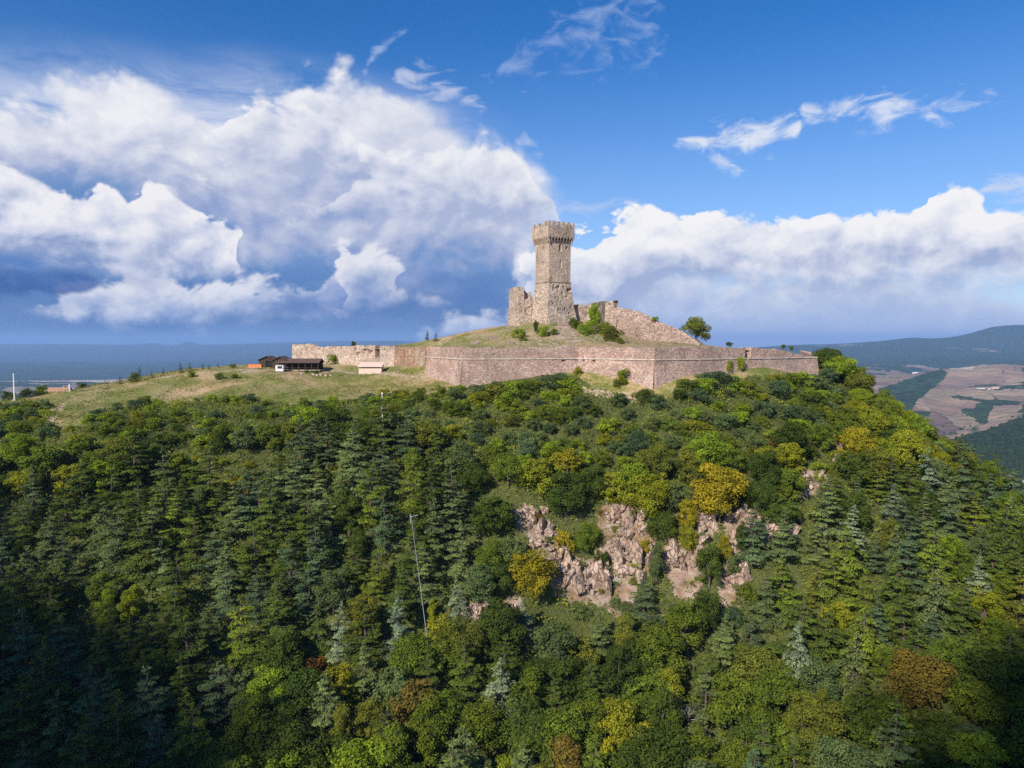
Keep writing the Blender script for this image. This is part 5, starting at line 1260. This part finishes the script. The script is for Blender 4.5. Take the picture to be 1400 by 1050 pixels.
# trees the photograph singles out: kind, column and row of the crown's middle, height, colour, width, label
NAMED = [
    ('oak', 727, 782, 11, 'gold', 1.05, 'large golden yellow oak at the left edge of the cliff'), ('bush', 773, 742, 5.5, 'ochre', 0.75, 'small ochre yellow tree in the upper cliff, left of a dark round tree'),
    ('oak', 985, 672, 15, 'ochre', 1.0, 'largest ochre brown oak standing above the right half of the cliff'), ('oak', 882, 680, 12, 'yellowgreen', 0.95, 'round yellow-green oak above the middle of the cliff'),
    ('tall', 940, 702, 10, 'gold', 0.8, 'yellow tree hanging over the rock left of the ochre oak'), ('tall', 992, 748, 8.5, 'gold', 0.6, 'narrow yellow tree in the right gully of the cliff'),
    ('oak', 1172, 605, 11, 'gold', 1.05, 'olive gold oak on the eastern shoulder above the rock patch'), ('oak', 1234, 612, 13, 'yellowgreen', 1.05, 'big yellow-green oak on the skyline of the eastern shoulder'),
    ('oak', 1200, 630, 10, 'olive', 1.0, 'olive oak between the two big yellowish oaks on the shoulder'), ('oak', 1170, 560, 8, 'yellowgreen', 1.0, 'yellow-green oak near the top of the eastern shoulder'),
    ('oak', 1083, 598, 12, 'deep', 0.9, 'big very dark round oak below the eastern bastion'), ('oak', 1045, 640, 12, 'deep', 0.8, 'dark evergreen oak right of the ochre oak'),
    ('oak', 1040, 680, 10, 'dark', 0.8, 'dark oak hanging over the right end of the cliff'), ('oak', 775, 672, 12, 'dark', 1.0, 'large dark oak above the upper left of the cliff'), ('oak', 812, 655, 9, 'dark', 0.9, 'dark oak right behind the large dark oak'),
    ('oak', 803, 738, 8, 'mid', 0.85, 'round green tree in the upper cliff beside the small ochre tree'), ('bush', 823, 765, 5, 'deep', 0.7, 'dark round shrub on the rock ledge in the middle of the cliff'),
    ('oak', 908, 718, 9, 'dark', 0.95, 'dark round oak beneath the yellow-green oak at the rock edge'), ('tall', 898, 768, 10, 'sage', 0.75, 'grey-green tree between the middle ledge and the scree gully'), ('bush', 881, 744, 3.6, 'gold', 0.75, 'little yellow bush on the brow of the cliff'),
    ('tall', 970, 770, 12, 'dark', 0.8, 'slender dark green tree splitting the two scree gullies'), ('tall', 1014, 733, 8.5, 'deep', 0.6, 'slender evergreen standing in the right rock rim'), ('bush', 1000, 765, 5, 'sage', 0.8, 'grey shrub low in the right gully'),
    ('oak', 668, 765, 9, 'mid', 1.0, 'green oak left of the golden oak'), ('oak', 680, 790, 9, 'dark', 0.9, 'dark oak below and left of the golden oak'), ('cedar', 880, 815, 12, 'blue', 1.1, 'bluish cedar with wide tiers under the middle of the cliff'),
    ('weeping', 715, 843, 9.5, 'silver', 0.9, 'drooping silver cedar under the golden oak'), ('weeping', 627, 815, 9, 'silver', 0.85, 'drooping silver cedar beside the foot of the steel pole'), ('cedar', 545, 845, 14, 'silver', 0.75, 'slim pale silver cedar left of the steel pole'),
    ('cedar', 465, 860, 13, 'silver', 0.8, 'pale silver cedar standing alone left of the brown tree'), ('weeping', 1085, 895, 15, 'silver', 0.75, 'tall weeping silver cedar in the eastern forest'), ('weeping', 1165, 900, 12, 'sage', 1.0, 'wide weeping grey-green cedar right of the tall silver one'),
    ('cedar', 1110, 800, 11, 'olive', 0.6, 'thin yellowish spire cedar in the eastern forest'), ('oak', 298, 606, 6.5, 'deep', 0.78, 'solitary round dark tree casting shadow on yellow scrub'), ('bush', 430, 912, 5, 'rust', 0.9, 'rust brown dying tree below the pale silver cedar'), ('bush', 440, 935, 5, 'rust', 0.8, 'second rust brown tree directly under the first'),
    ('bush', 1055, 605, 4, 'rust', 0.5, 'reddish brown dead shrub between two dark oaks'), ('tall', 592, 835, 6, 'lime', 0.6, 'bright lime shrub at the foot of the steel pole'), ('bush', 600, 858, 5.5, 'yellowgreen', 1.0, 'yellow shrub right of the steel pole foot'), ('tall', 145, 830, 9, 'lime', 0.9, 'sunlit lime green tree among the dark western cedars'),
    ('tall', 180, 822, 9, 'lime', 0.95, 'second sunlit lime green tree right of the first'), ('bush', 700, 1042, 5, 'lime', 0.8, 'lime green round bush at the bottom edge of the photo'), ('oak', 870, 605, 8, 'blue', 1.0, 'bluish round tree in the upper slope below the middle rampart'), ('bush', 880, 538, 4.6, 'dark', 0.9, 'dark round shrub standing against the corner of the middle rampart'),
    ('oak', 1035, 905, 11, 'olive', 1.1, 'olive oak left of the tall weeping silver cedar'), ('oak', 1255, 925, 11, 'brown', 1.1, 'brown tinged oak in the lower eastern forest'), ('oak', 940, 735, 7, 'yellowgreen', .7, 'yellow-green tree above the middle scree gully'),
]
def crown_hit(px, py, h, Y0=None):
    return hit(px, py, up=h * 0.55)
for k_, px, py, h, c_, w_, lab in NAMED:
    p = crown_hit(px, py, h)
    if p is None: continue
    plant(k_, p - Vector((0, 0, 0.3)), h, c_, w_, lab); occ.append((p.x, p.y, trees[-1]['w'] * 0.62))
# mound and rampart-top plants: column, row of the foot, height
for k_, px, py, h, c_, w_, lab in [
    ('oak', 952, 470, 10.5, 'olive', 1.05, 'round solitary tree at the end of the sloping ruined wall'), ('oak', 813, 452, 9.5, 'bright', 0.55, 'tall bright green bush against the ruined gatehouse'), ('bush', 806, 455, 4.5, 'bright', 0.8, 'bright bush left below the tallest mound bush'),
    ('bush', 826, 458, 5, 'mid', 0.8, 'green bush right below the tallest mound bush'), ('bush', 836, 466, 6.0, 'olive', 0.85, 'greyish olive bush before the cracked ruin wall'), ('bush', 790, 450, 3.6, 'mid', 0.9, 'mid green bush right of the tower foot'), ('bush', 783, 445, 2.8, 'dark', 0.9, 'dark low bush touching the tower foot'),
    ('bush', 797, 457, 3.6, 'bright', 0.9, 'bright low bush below the tower ruins'), ('tall', 733, 457, 5.2, 'deep', 0.6, 'small very dark upright shrub in front of the tower'), ('bush', 742, 460, 3.8, 'bright', 0.8, 'bright shrub beside the very dark one before the tower'), ('bush', 708, 462, 3.4, 'bright', 1.1, 'wide bright shrub on the left flank of the mound'),
    ('bush', 715, 466, 2.2, 'olive', 1.0, 'olive low shrub below the wide bright one'), ('bush', 757, 458, 2.4, 'mid', 0.9, 'little green shrub left of the stone patch'), ('bush', 874, 463, 1.8, 'mid', 1.0, 'little green shrub at the foot of the sloping wall'), ('bush', 848, 470, 2.0, 'olive', 1.0, 'low olive shrub below the dark wall opening'),
    ('cedar', 584, 466, 4.6, 'dark', 0.9, 'left one of two small conifers on the rampart skyline'), ('cedar', 596, 467, 3.9, 'dark', 0.9, 'right one of two small conifers on the rampart skyline'), ('bush', 484, 471, 2.4, 'dark', 0.7, 'small dark bush on top of the western rampart'),
    ('bush', 997, 473, 1.6, 'dark', 1.0, 'tiny dark bush on top of the eastern rampart'), ('bush', 1071, 476, 1.3, 'mid', 1.0, 'tiny green bush on the crumbling eastern rampart'), ('bush', 1082, 478, 1.4, 'mid', 0.9, 'tiny green bush nearest the bastion tip'), ('bush', 895, 438, 2.0, 'bright', 1.3, 'bright tuft growing on the crest of the sloping wall')]:
    if px == 895:
        p = at(px, 440, 256)
    elif px < 575: p = at(px, 474, 286 if px < 560 else 262)
    else: p = mhit(px, py) or at(px, py, 262 if px < 620 else 236)
    plant(k_, p, h, c_, w_, lab)
# plants rooted along the meadow and at the wall foot
for k_, px, Y, h, c_, w_, lab in [
    ('bush', 457, 283.5, 4.8, 'bright', 1.0, 'green ivy mound spilling over the step of the western rampart'), ('bush', 850, 209.5, 5.0, 'lime', 0.62, 'tall yellow-green bush against the middle rampart'), ('bush', 845, 208.5, 2.8, 'olive', 0.8, 'olive bush left of the yellow-green rampart bush'),
    ('bush', 997, 219, 4.4, 'lime', 0.42, 'left of two yellow-green saplings against the eastern rampart'), ('bush', 1012, 221, 5.2, 'lime', 0.48, 'right of two yellow-green saplings against the eastern rampart'),
    ('bush', 790, 218.5, 2.6, 'yellowgreen', 0.8, 'yellowish bush in the corner where two ramparts meet'), ('cedar', 163, 246, 3.2, 'dark', 1.1, 'first small conifer from the left along the meadow crest'), ('bush', 182, 247, 3.6, 'mid', 0.8, 'rounded green bush on the crest left of the tallest small conifer'), ('cedar', 190, 248, 5.2, 'dark', 0.9, 'tallest small conifer on the meadow crest'),
    ('cedar', 207, 251, 3.4, 'sage', 0.9, 'small grey conifer right of the tallest one on the crest'), ('cedar', 223, 254, 3.0, 'dark', 0.8, 'small dark conifer in the middle of the meadow crest'), ('cedar', 247, 256, 4.2, 'dark', 0.8, 'left of the close pair of conifers on the meadow crest'), ('cedar', 259, 257, 3.6, 'olive', 0.9, 'right of the close pair of conifers on the meadow crest'),
    ('cedar', 277, 259, 2.6, 'dark', 0.9, 'tiny conifer right of the pair on the meadow crest'), ('cedar', 286, 260, 2.4, 'sage', 0.9, 'tiny greyish conifer on the meadow crest'), ('cedar', 298, 261, 2.4, 'dark', 0.9, 'tiny conifer left of the rubble strip on the crest'), ('bush', 318, 262, 1.8, 'olive', 0.9, 'tiny olive shrub towards the timber huts'),
    ('bush', 430, 262, 1.4, 'mid', 1.5, 'low green hedge clump under the pavilion railing'), ('bush', 420, 262, 1.3, 'mid', 1.4, 'low green clump left of the hedge clump by the pavilion'), ('bush', 10, 240, 3.6, 'dark', 1.0, 'dark bush left of the white mast'), ('bush', 34, 240, 3.4, 'dark', 1.1, 'dark bush right of the white mast'),
    ('bush', 55, 244, 3.8, 'mid', 1.0, 'green bush left of the clay roofed house'), ('bush', 110, 244, 2.4, 'mid', 1.0, 'green bush right of the short white post'), ('bush', 300, 246, 2.4, 'mid', 1.0, 'dark green shrub clump in the middle of the meadow'), ('bush', 262, 248, 2.2, 'mid', 1.1, 'green shrub on the left meadow face'), ('bush', 320, 247, 1.8, 'mid', 1.1, 'low shrub right of the meadow clump')]:
    plant(k_, on_ground(px, Y, -0.1), h, c_, w_, lab)

# ------------------------------------------------------------------ forest
Z_CEDW = [(-300, 672), (-40, 660), (60, 655), (130, 665), (230, 640), (290, 672), (370, 640), (440, 604), (540, 595), (620, 615), (640, 670), (655, 745), (640, 835), (560, 880), (470, 900), (330, 900), (240, 1000), (200, 1100), (-300, 1100)]
Z_CEDE = [(1090, 690), (1140, 650), (1180, 640), (1260, 645), (1290, 620), (1600, 700), (1600, 1000), (1320, 900), (1200, 960), (1060, 900), (940, 870), (830, 860), (850, 790), (1000, 800), (1060, 780)]
Z_SHRUB = [(-300, 552), (40, 548), (140, 560), (240, 544), (330, 540), (420, 544), (500, 538), (640, 520), (700, 502), (785, 506), (812, 530), (800, 535), (850, 552), (900, 540), (960, 510), (1130, 505), (1180, 540), (1130, 600), (1000, 620), (900, 640), (760, 640), (640, 620), (560, 575), (440, 575), (300, 605), (200, 615), (60, 620), (-300, 640)]
Z_YELLOW = [(230, 600), (330, 590), (400, 600), (380, 640), (290, 660)]
def pick(rnd, tab):
    t = sum(w for _, w in tab); r = rnd.uniform(0, t)
    for k, w in tab:
        r -= w
        if r <= 0: return k
    return tab[-1][0]
T_CEDW = [('deep', 2.4), ('dark', 5), ('blue', 3.2), ('sage', 2.0), ('mid', 1.3), ('olive', .2), ('silver', .3)]
T_CEDE = [('dark', 4), ('blue', 4), ('sage', 3), ('mid', 1.5), ('silver', .7), ('olive', .2)]
T_BROAD = [('dark', 3.2), ('mid', 4.5), ('bright', .8), ('olive', 1.6), ('sage', 2), ('brown', .35), ('yellowgreen', .2), ('lime', .15), ('deep', 1.0)]
T_MIDOAK = [('mid', 2.5), ('olive', 2.2), ('dark', 2), ('bright', 1.2), ('yellowgreen', 1.0), ('sage', 1), ('gold', .12)]
T_SHRUB = [('sage', 2.8), ('blue', 1.8), ('bright', 4), ('mid', 3), ('dark', .8), ('yellowgreen', 1.2), ('olive', 1.0)]
cand = []
rf = random.Random(2024)
yy = 78.0
while yy < 262:
    sp = 3.35
    x = -0.80 * yy - 12
    while x < 0.80 * yy + 12:
        cand.append((x + rf.uniform(-1.5, 1.5), yy + rf.uniform(-1.5, 1.5))); x += sp
    yy += sp * 0.9
rf.shuffle(cand)
cx_, cy_ = np.array([c[0] for c in cand]), np.array([c[1] for c in cand]); cz_ = ground(cx_, cy_)
cpx, cpy = proj(cx_, cy_, cz_ + 5.0); gpx, gpy = proj(cx_, cy_, cz_)
jx = fbm(cx_ / 13, cy_ / 13, 3, 91) * 40
in_w = inpoly(cpx + jx, cpy + jx * .6, Z_CEDW); in_e = inpoly(cpx + jx, cpy + jx * .6, Z_CEDE); in_s = inpoly(gpx + jx * .4, gpy - 8 + jx * .15, Z_SHRUB)
in_m = inpoly(gpx + jx * .4, gpy + jx * .2, MEADOW); in_c = cliffmask(cx_, cy_) > 0.5
wall_line = [W(*p) for p in [(380, 298), (400, 291), (456, 282), (540, 262), (583, 240), (632, 208), (700, 213), (790, 217), (895, 201), (1117, 233), (1127, 250), (1115, 330), (380, 360)]]
in_f = inpoly(cx_, cy_, wall_line)
path_m = np.array([float(pathm[min(max(int((b - HY0) / HS), 0), GZ.shape[0] - 1), min(max(int((a - HX0) / HS), 0), GZ.shape[1] - 1)]) for a, b in cand])
dens = fbm(cx_ / 9, cy_ / 9, 3, 97)
count = {}
for i, (x, y) in enumerate(cand):
    if in_f[i] or in_m[i] or path_m[i] > 0.3: continue
    z = float(cz_[i]); px_, py_ = cpx[i], cpy[i]
    if px_ < -90 or px_ > 1490: continue
    if py_ > 1230: continue
    if y > 236 and not (px_ > 1120): continue
    if in_c[i]:
        if rf.random() > 0.38: continue
        k_, h, r_, tab = 'bush', rf.uniform(1.2, 2.8), 0.9, [('sage', 1), ('brown', 1), ('olive', 1), ('bright', .7), ('yellowgreen', .5)]
    elif in_w[i]:
        if rf.random() < 0.90: k_, h, r_, tab = ('cedar', rf.triangular(8, 19, 14), 2.55, T_CEDW) if rf.random() < .95 else ('weeping', rf.uniform(9, 12), 2.4, T_CEDW)
        else: k_, h, r_, tab = 'tall', rf.uniform(8, 12), 2.3, T_BROAD
    elif in_e[i]:
        if rf.random() < 0.80: k_, h, r_, tab = ('cedar', rf.triangular(7.5, 16.5, 12), 2.55, T_CEDE) if rf.random() < .85 else ('weeping', rf.uniform(9, 13), 2.4, T_CEDE)
        else: k_, h, r_, tab = 'tall', rf.uniform(8, 12), 2.3, T_BROAD
    elif in_s[i]:
        u = rf.random()
        if (y > 226 and px_ < 1110) or px_ < 560: u = min(u, .5)
        if u < 0.66: k_, h, r_, tab = 'bush', rf.uniform(2.0, 4.4), 1.5, T_SHRUB
        else: k_, h, r_, tab = 'feather', rf.uniform(3.6, 5.6), 1.75, [('sage', 4), ('blue', 3), ('dark', 1.2), ('mid', 1.5)]
        if px_ < 560 and dens[i] < -0.25: continue
    elif py_ < 730:
        k_, h, r_, tab = (('oak', rf.uniform(7, 11), 2.7, T_MIDOAK) if rf.random() < .55 else ('feather', rf.uniform(6.5, 9.5), 2.3, T_MIDOAK))
        if px_ > 1130 : tab = T_MIDOAK + [('gold', .8)]
    else:
        u = rf.random()
        if u < 0.36: k_, h, r_, tab = 'tall', rf.uniform(9, 14), 2.2, T_BROAD
        elif u < 0.72: k_, h, r_, tab = 'oak', rf.uniform(8.5, 12), 2.6, T_BROAD
        elif u < 0.84: k_, h, r_, tab = 'feather', rf.uniform(7, 10), 2.2, T_BROAD
        else: k_, h, r_, tab = 'cedar', rf.uniform(10, 14), 2.4, T_CEDE
    if 560 < px_ < 1110 and y > 203 and not in_c[i]:
        if 800 < gpx[i] < 925 and y > 204: continue
        h = min(h, 2.7) if 780 < px_ < 930 else min(h * 1.25, 4.6)
        if k_ != 'bush': continue
    if 560 < px_ < 1110 and 188 < y <= 203 and h > 4.5: h = rf.uniform(3.2, 4.6)
    if not in_c[i] and k_ != 'bush':
        tx_, ty_ = proj(x, y, z + 0.88 * h)
        if any(inpoly(np.array([tx_ + o_]), np.array([ty_]), _c)[0] for _c in CLIFFS for o_ in (-8, 8)):
            tx_, ty_ = proj(x, y, z + 3.2)
            if any(inpoly(np.array([tx_]), np.array([ty_]), _c)[0] for _c in CLIFFS) or rf.random() < .5: continue
            k_, h = 'bush', rf.uniform(2.5, 4.0)
    if px_ < 600 and gpy[i] < 590 and k_ != 'cedar':
        k_, tab = 'bush', T_SHRUB; h = rf.uniform(1.2, 3.4); r_ = 1.4
    if not free(x, y, r_): continue
    occ.append((x, y, r_)); count[k_] = count.get(k_, 0) + 1
    c_ = pick(rf, tab)
    if inpoly(np.array([px_]), np.array([py_]), Z_YELLOW)[0]: k_, h, c_ = 'bush', rf.uniform(1.4, 2.4), pick(rf, [('lime', 2), ('yellowgreen', 3)])
    plant(k_, (x, y, z - 0.25), h, c_, rf.uniform(.95, 1.2) * (1.18 if k_ in ('cedar', 'bush') else 1.05))
print('forest', count, len(trees))
# bare and dead trees
for i, (px, py, h, lab) in enumerate([(705, 985, 9, 'leafless pale tree at the bottom edge left of centre'), (1020, 1015, 9, 'leafless pale tree near the bottom edge right of centre'), (943, 980, 8, 'bleached dead branches in the lower forest'),
                                      (830, 672, 6, 'thin dead tree beside the dark oaks above the cliff'), (1385, 800, 8, 'dead reddish tree at the right edge'), (90, 905, 8, 'thin dead trunk in the dark western corner'), (640, 905, 8, 'bare grey tree below the silver cedar'),
                                      (1352, 838, 7, 'leafless forked tree in the eastern forest'), (310, 935, 7, 'dead pale spar between dark western cedars'), (530, 905, 7, 'pale bare trunk below the slim silver cedar')]):
    p = hit(px, py, up=h * .6)
    if p is None: continue
    r = link('bare_tree', None, None, p + Vector((0, 0, 1.0)), (0, 0, rt.uniform(0, 6)), h / 8.0 * 1.15); thing(r, lab, 'bare tree', 'bare trees in the forest')
    link('branches', BARE[i % 3], r)
for i, (px, py, L, a, lab) in enumerate([(101, 619, 5, .1, 'bleached fallen branch at the left end of the clearing'), (120, 622, 6, -.1, 'longest bleached fallen branch in the clearing'), (136, 620, 4, .5, 'short fallen branch at the right end of the clearing'), (3, 606, 4, -.6, 'pale fallen branch at the left edge of the photo')]):
    p = hit(px, py) or on_ground(px, 180)
    o = MB().tube([(-L / 2, 0, .15), (0, .2, .5), (L / 2, 0, .2)], [.14, .10, .04], 6).tube([(0, .2, .5), (L * .25, .9, .9)], [.07, .03], 5).build('fallen_branch', M_wood)
    o.location = p; o.rotation_euler = (0, 0, a); thing(o, lab, 'branch', 'fallen branches in the clearing')

# ------------------------------------------------------------------ undergrowth and grass
def scatter_cover(name, n, seed, test, size, hgt, mat, colr, spread=1.0, upright=0.4):
    rng = np.random.default_rng(seed)
    x = rng.uniform(-175, 185, n); y = rng.uniform(72, 268, n)
    z = ground(x, y); px_, py_ = proj(x, y, z)
    ok = test(x, y, z, px_, py_) & (px_ > -60) & (px_ < 1460) & (py_ < 1150)
    x, y, z, px_, py_ = x[ok], y[ok], z[ok], px_[ok], py_[ok]; n = len(x)
    lump = np.clip(fbm(x / 1.8, y / 1.8, 2, seed) + 0.35, 0, 1)
    C_ = np.stack([x, y, z + hgt * lump * rng.random(n) ** .6], -1)
    N_ = rng.normal(size=(n, 3)) * (0.5 + upright) + [-0.1, -0.3, 0.8]
    v = np.clip(0.42 + 0.75 * fbm(x / 7, y / 7, 3, seed + 1) + rng.normal(size=n) * 0.13, 0, 1)
    V, F = quads(C_, N_, size, rng, .6)
    o = link(name, mesh_from(name, V, F, False, {'v': np.repeat(v, 4)}, mat)); o.color = (*colr, 1); kind(o, 'stuff'); return o, (x, y, z)
def t_under(x, y, z, px_, py_):
    j = fbm(x / 13, y / 13, 2, 3) * 20
    inc = cliffmask(x, y) > 0.45
    return ~inpoly(px_ + j, py_ + j * .3 - 3, MEADOW) & ~inpoly(x, y, wall_line) & (y < 246) & ~(inc & (fbm(x / 3.5, y / 3.5, 3, 8) < 0.22))
scatter_cover('undergrowth', 420000, 5, t_under, 0.27, 2.6, M_leaf, (0.185, 0.215, 0.032))
def t_mead(x, y, z, px_, py_):
    return inpoly(px_, py_, MEADOW) & ~inpoly(x, y, wall_line) & (fbm(x / 5, y / 5, 3, 44) > 0.05)
scatter_cover('meadow_grass', 300000, 6, t_mead, 0.16, 0.55, M_leaf, (0.24, 0.205, 0.06), upright=0.6)
def t_weed(x, y, z, px_, py_):
    low = np.clip((py_ - 520) / 60, -.3, .5)
    return inpoly(px_, py_, MEADOW) & ~inpoly(x, y, wall_line) & (fbm(x / 4, y / 4, 3, 54) > 0.32 - low * .8) & (px_ < 1150)
scatter_cover('meadow_weeds', 200000, 16, t_weed, 0.22, 1.3, M_leaf, (0.120, 0.165, 0.035), upright=0.3)
def t_cliff(x, y, z, px_, py_):
    return (cliffmask(x, y) > 0.3) & (fbm(x / 2.4, y / 2.4, 3, 64) > -0.02)
scatter_cover('cliff_scrub', 500000, 17, t_cliff, 0.17, 1.0, M_leaf, (0.165, 0.150, 0.050), upright=0.5)
# far woodland on the valley floor
rng = np.random.default_rng(8)
n = 26000; A_ = np.radians(rng.uniform(14, 38.5, n)); R_ = 1150 + 1800 * rng.random(n) ** .8
X_, Y_ = R_ * np.sin(A_), R_ * np.cos(A_); Z_ = valley(X_, Y_); px_, py_ = proj(X_, Y_, Z_)
jj = 26 * fbm(X_ / 900, Y_ / 900, 5, 61) * .35
ok = inpoly(px_ + jj, py_ + jj * .3, [(1255, 612), (1310, 602), (1360, 585), (1420, 560), (1420, 648), (1370, 640), (1300, 632), (1250, 640)]) | (inpoly(px_ + jj, py_ + jj * .3, [(1185, 565), (1225, 560), (1235, 590), (1255, 604), (1190, 615)])) | (rng.random(n) < 0.012)
X_, Y_, Z_ = X_[ok], Y_[ok], Z_[ok]; n = len(X_)
tv = []; oct_ = np.array([(1, 0, 0), (0, 1, 0), (-1, 0, 0), (0, -1, 0), (0, 0, 1.25), (0.7, 0.7, 0.75), (-.7, .7, .75), (-.7, -.7, .75), (.7, -.7, .75)], float)
fc = np.array([(0, 1, 5), (1, 2, 6), (2, 3, 7), (3, 0, 8), (5, 1, 6), (6, 2, 7), (7, 3, 8), (8, 0, 5), (4, 5, 6), (4, 6, 7), (4, 7, 8), (4, 8, 5)])
sc = rng.uniform(3.5, 7, n); V = np.stack([X_, Y_, Z_], -1)[:, None] + oct_[None] * sc[:, None, None] * rng.uniform(.75, 1.25, (n, 9, 1))
F = (np.arange(n)[:, None, None] * 9 + fc[None]).reshape(-1, 3)
o = link('valley_woodland', mesh_from('valley_woodland', V.reshape(-1, 3), F, False, {'v': np.repeat(rng.uniform(.2, .8, n), 9)}, M_leaf)); o.color = (0.032, 0.052, 0.020, 1); kind(o, 'stuff')
# ------------------------------------------------------------------ labels of the trees: colour and kind, then counted from a landmark that one can find
LAND = [('golden oak at the cliff', 727, 782), ('large ochre oak above the cliff', 985, 672), ('steel pole top', 563, 712), ('steel pole foot', 582, 850), ('solitary round dark tree', 298, 606), ('slender white mast', 522, 560),
        ('fallen bleached branches', 120, 620), ('middle rampart corner', 895, 527), ('long rampart left corner', 632, 527), ('eastern bastion tip', 1112, 500), ('lime green trees', 162, 826), ('tall weeping silver cedar', 1085, 895),
        ('brown tinged eastern oak', 1255, 925), ('rust brown trees', 435, 923), ('pale rock tooth', 1098, 662), ('yellow-green skyline oak', 1234, 612), ('lime bush at bottom edge', 700, 1042),
        ('leafless forked eastern tree', 1352, 838), ('thin yellowish spire cedar', 1110, 800), ('bare grey tree', 640, 905), ('bleached dead branches', 943, 980), ('dead western spar', 310, 935)]
SPECIES = {'cedar': 'tiered cedar', 'weeping': 'drooping cedar', 'oak': 'round-crowned oak', 'tall': 'narrow leafy tree', 'feather': 'spreading leafy tree', 'bush': 'leafy shrub'}
ORD = ['', 'second', 'third', 'fourth', 'fifth', 'sixth', 'seventh', 'eighth', 'ninth', 'tenth', 'eleventh', 'twelfth', 'thirteenth', 'fourteenth', 'fifteenth']
DIRS = ['right of', 'upper right of', 'above', 'upper left of', 'left of', 'lower left of', 'below', 'lower right of']
buckets = {}
for t in trees:
    o, p = t['o'], t['p']
    x_, y_ = proj(p.x, p.y, p.z + t['h'] * 0.55); x_, y_ = float(x_), float(y_)
    side = 'western' if x_ < 640 else ('eastern' if x_ > 1070 else 'central')
    if o.name.startswith('shrub'): o['group'] = 'shrubs of the ' + side + ' slope'
    elif 'cedar' in o.name: o['group'] = 'cedars of the ' + side + ' forest'
    else: o['group'] = 'broadleaf trees of the ' + side + ' forest'
    if p.y > 205 and t['given']: o['group'] = 'plants around the fortress and meadow'
    if t['given']:
        o['label'] = t['given']; continue
    L = min(LAND, key=lambda l: (l[1] - x_) ** 2 + (l[2] - y_) ** 2)
    a = math.atan2(-(y_ - L[2]), x_ - L[1]); d = DIRS[int(round(a / (math.pi / 4))) % 8]
    buckets.setdefault((t['colour'], t['kind'], d, L[0]), []).append((math.hypot(x_ - L[1], y_ - L[2]), o))
for (c_, k_, d, l), lst in buckets.items():
    lst.sort(key=lambda q_: q_[0])
    for i, (_, o) in enumerate(lst):
        head = ('nearest' if i == 0 and len(lst) > 1 else ORD[min(i, 14)])
        o['label'] = (head + ' ' if head else '') + CW[c_] + ' ' + SPECIES[k_] + ' ' + d + ' the ' + l
from collections import Counter
_c = Counter(o.get('label') for o in bpy.data.objects if o.get('label'))
print('double labels', [(k, v) for k, v in _c.items() if v > 1][:10], 'longest', max(len(k.split()) for k in _c), 'kinds', Counter(t['kind'] for t in trees))
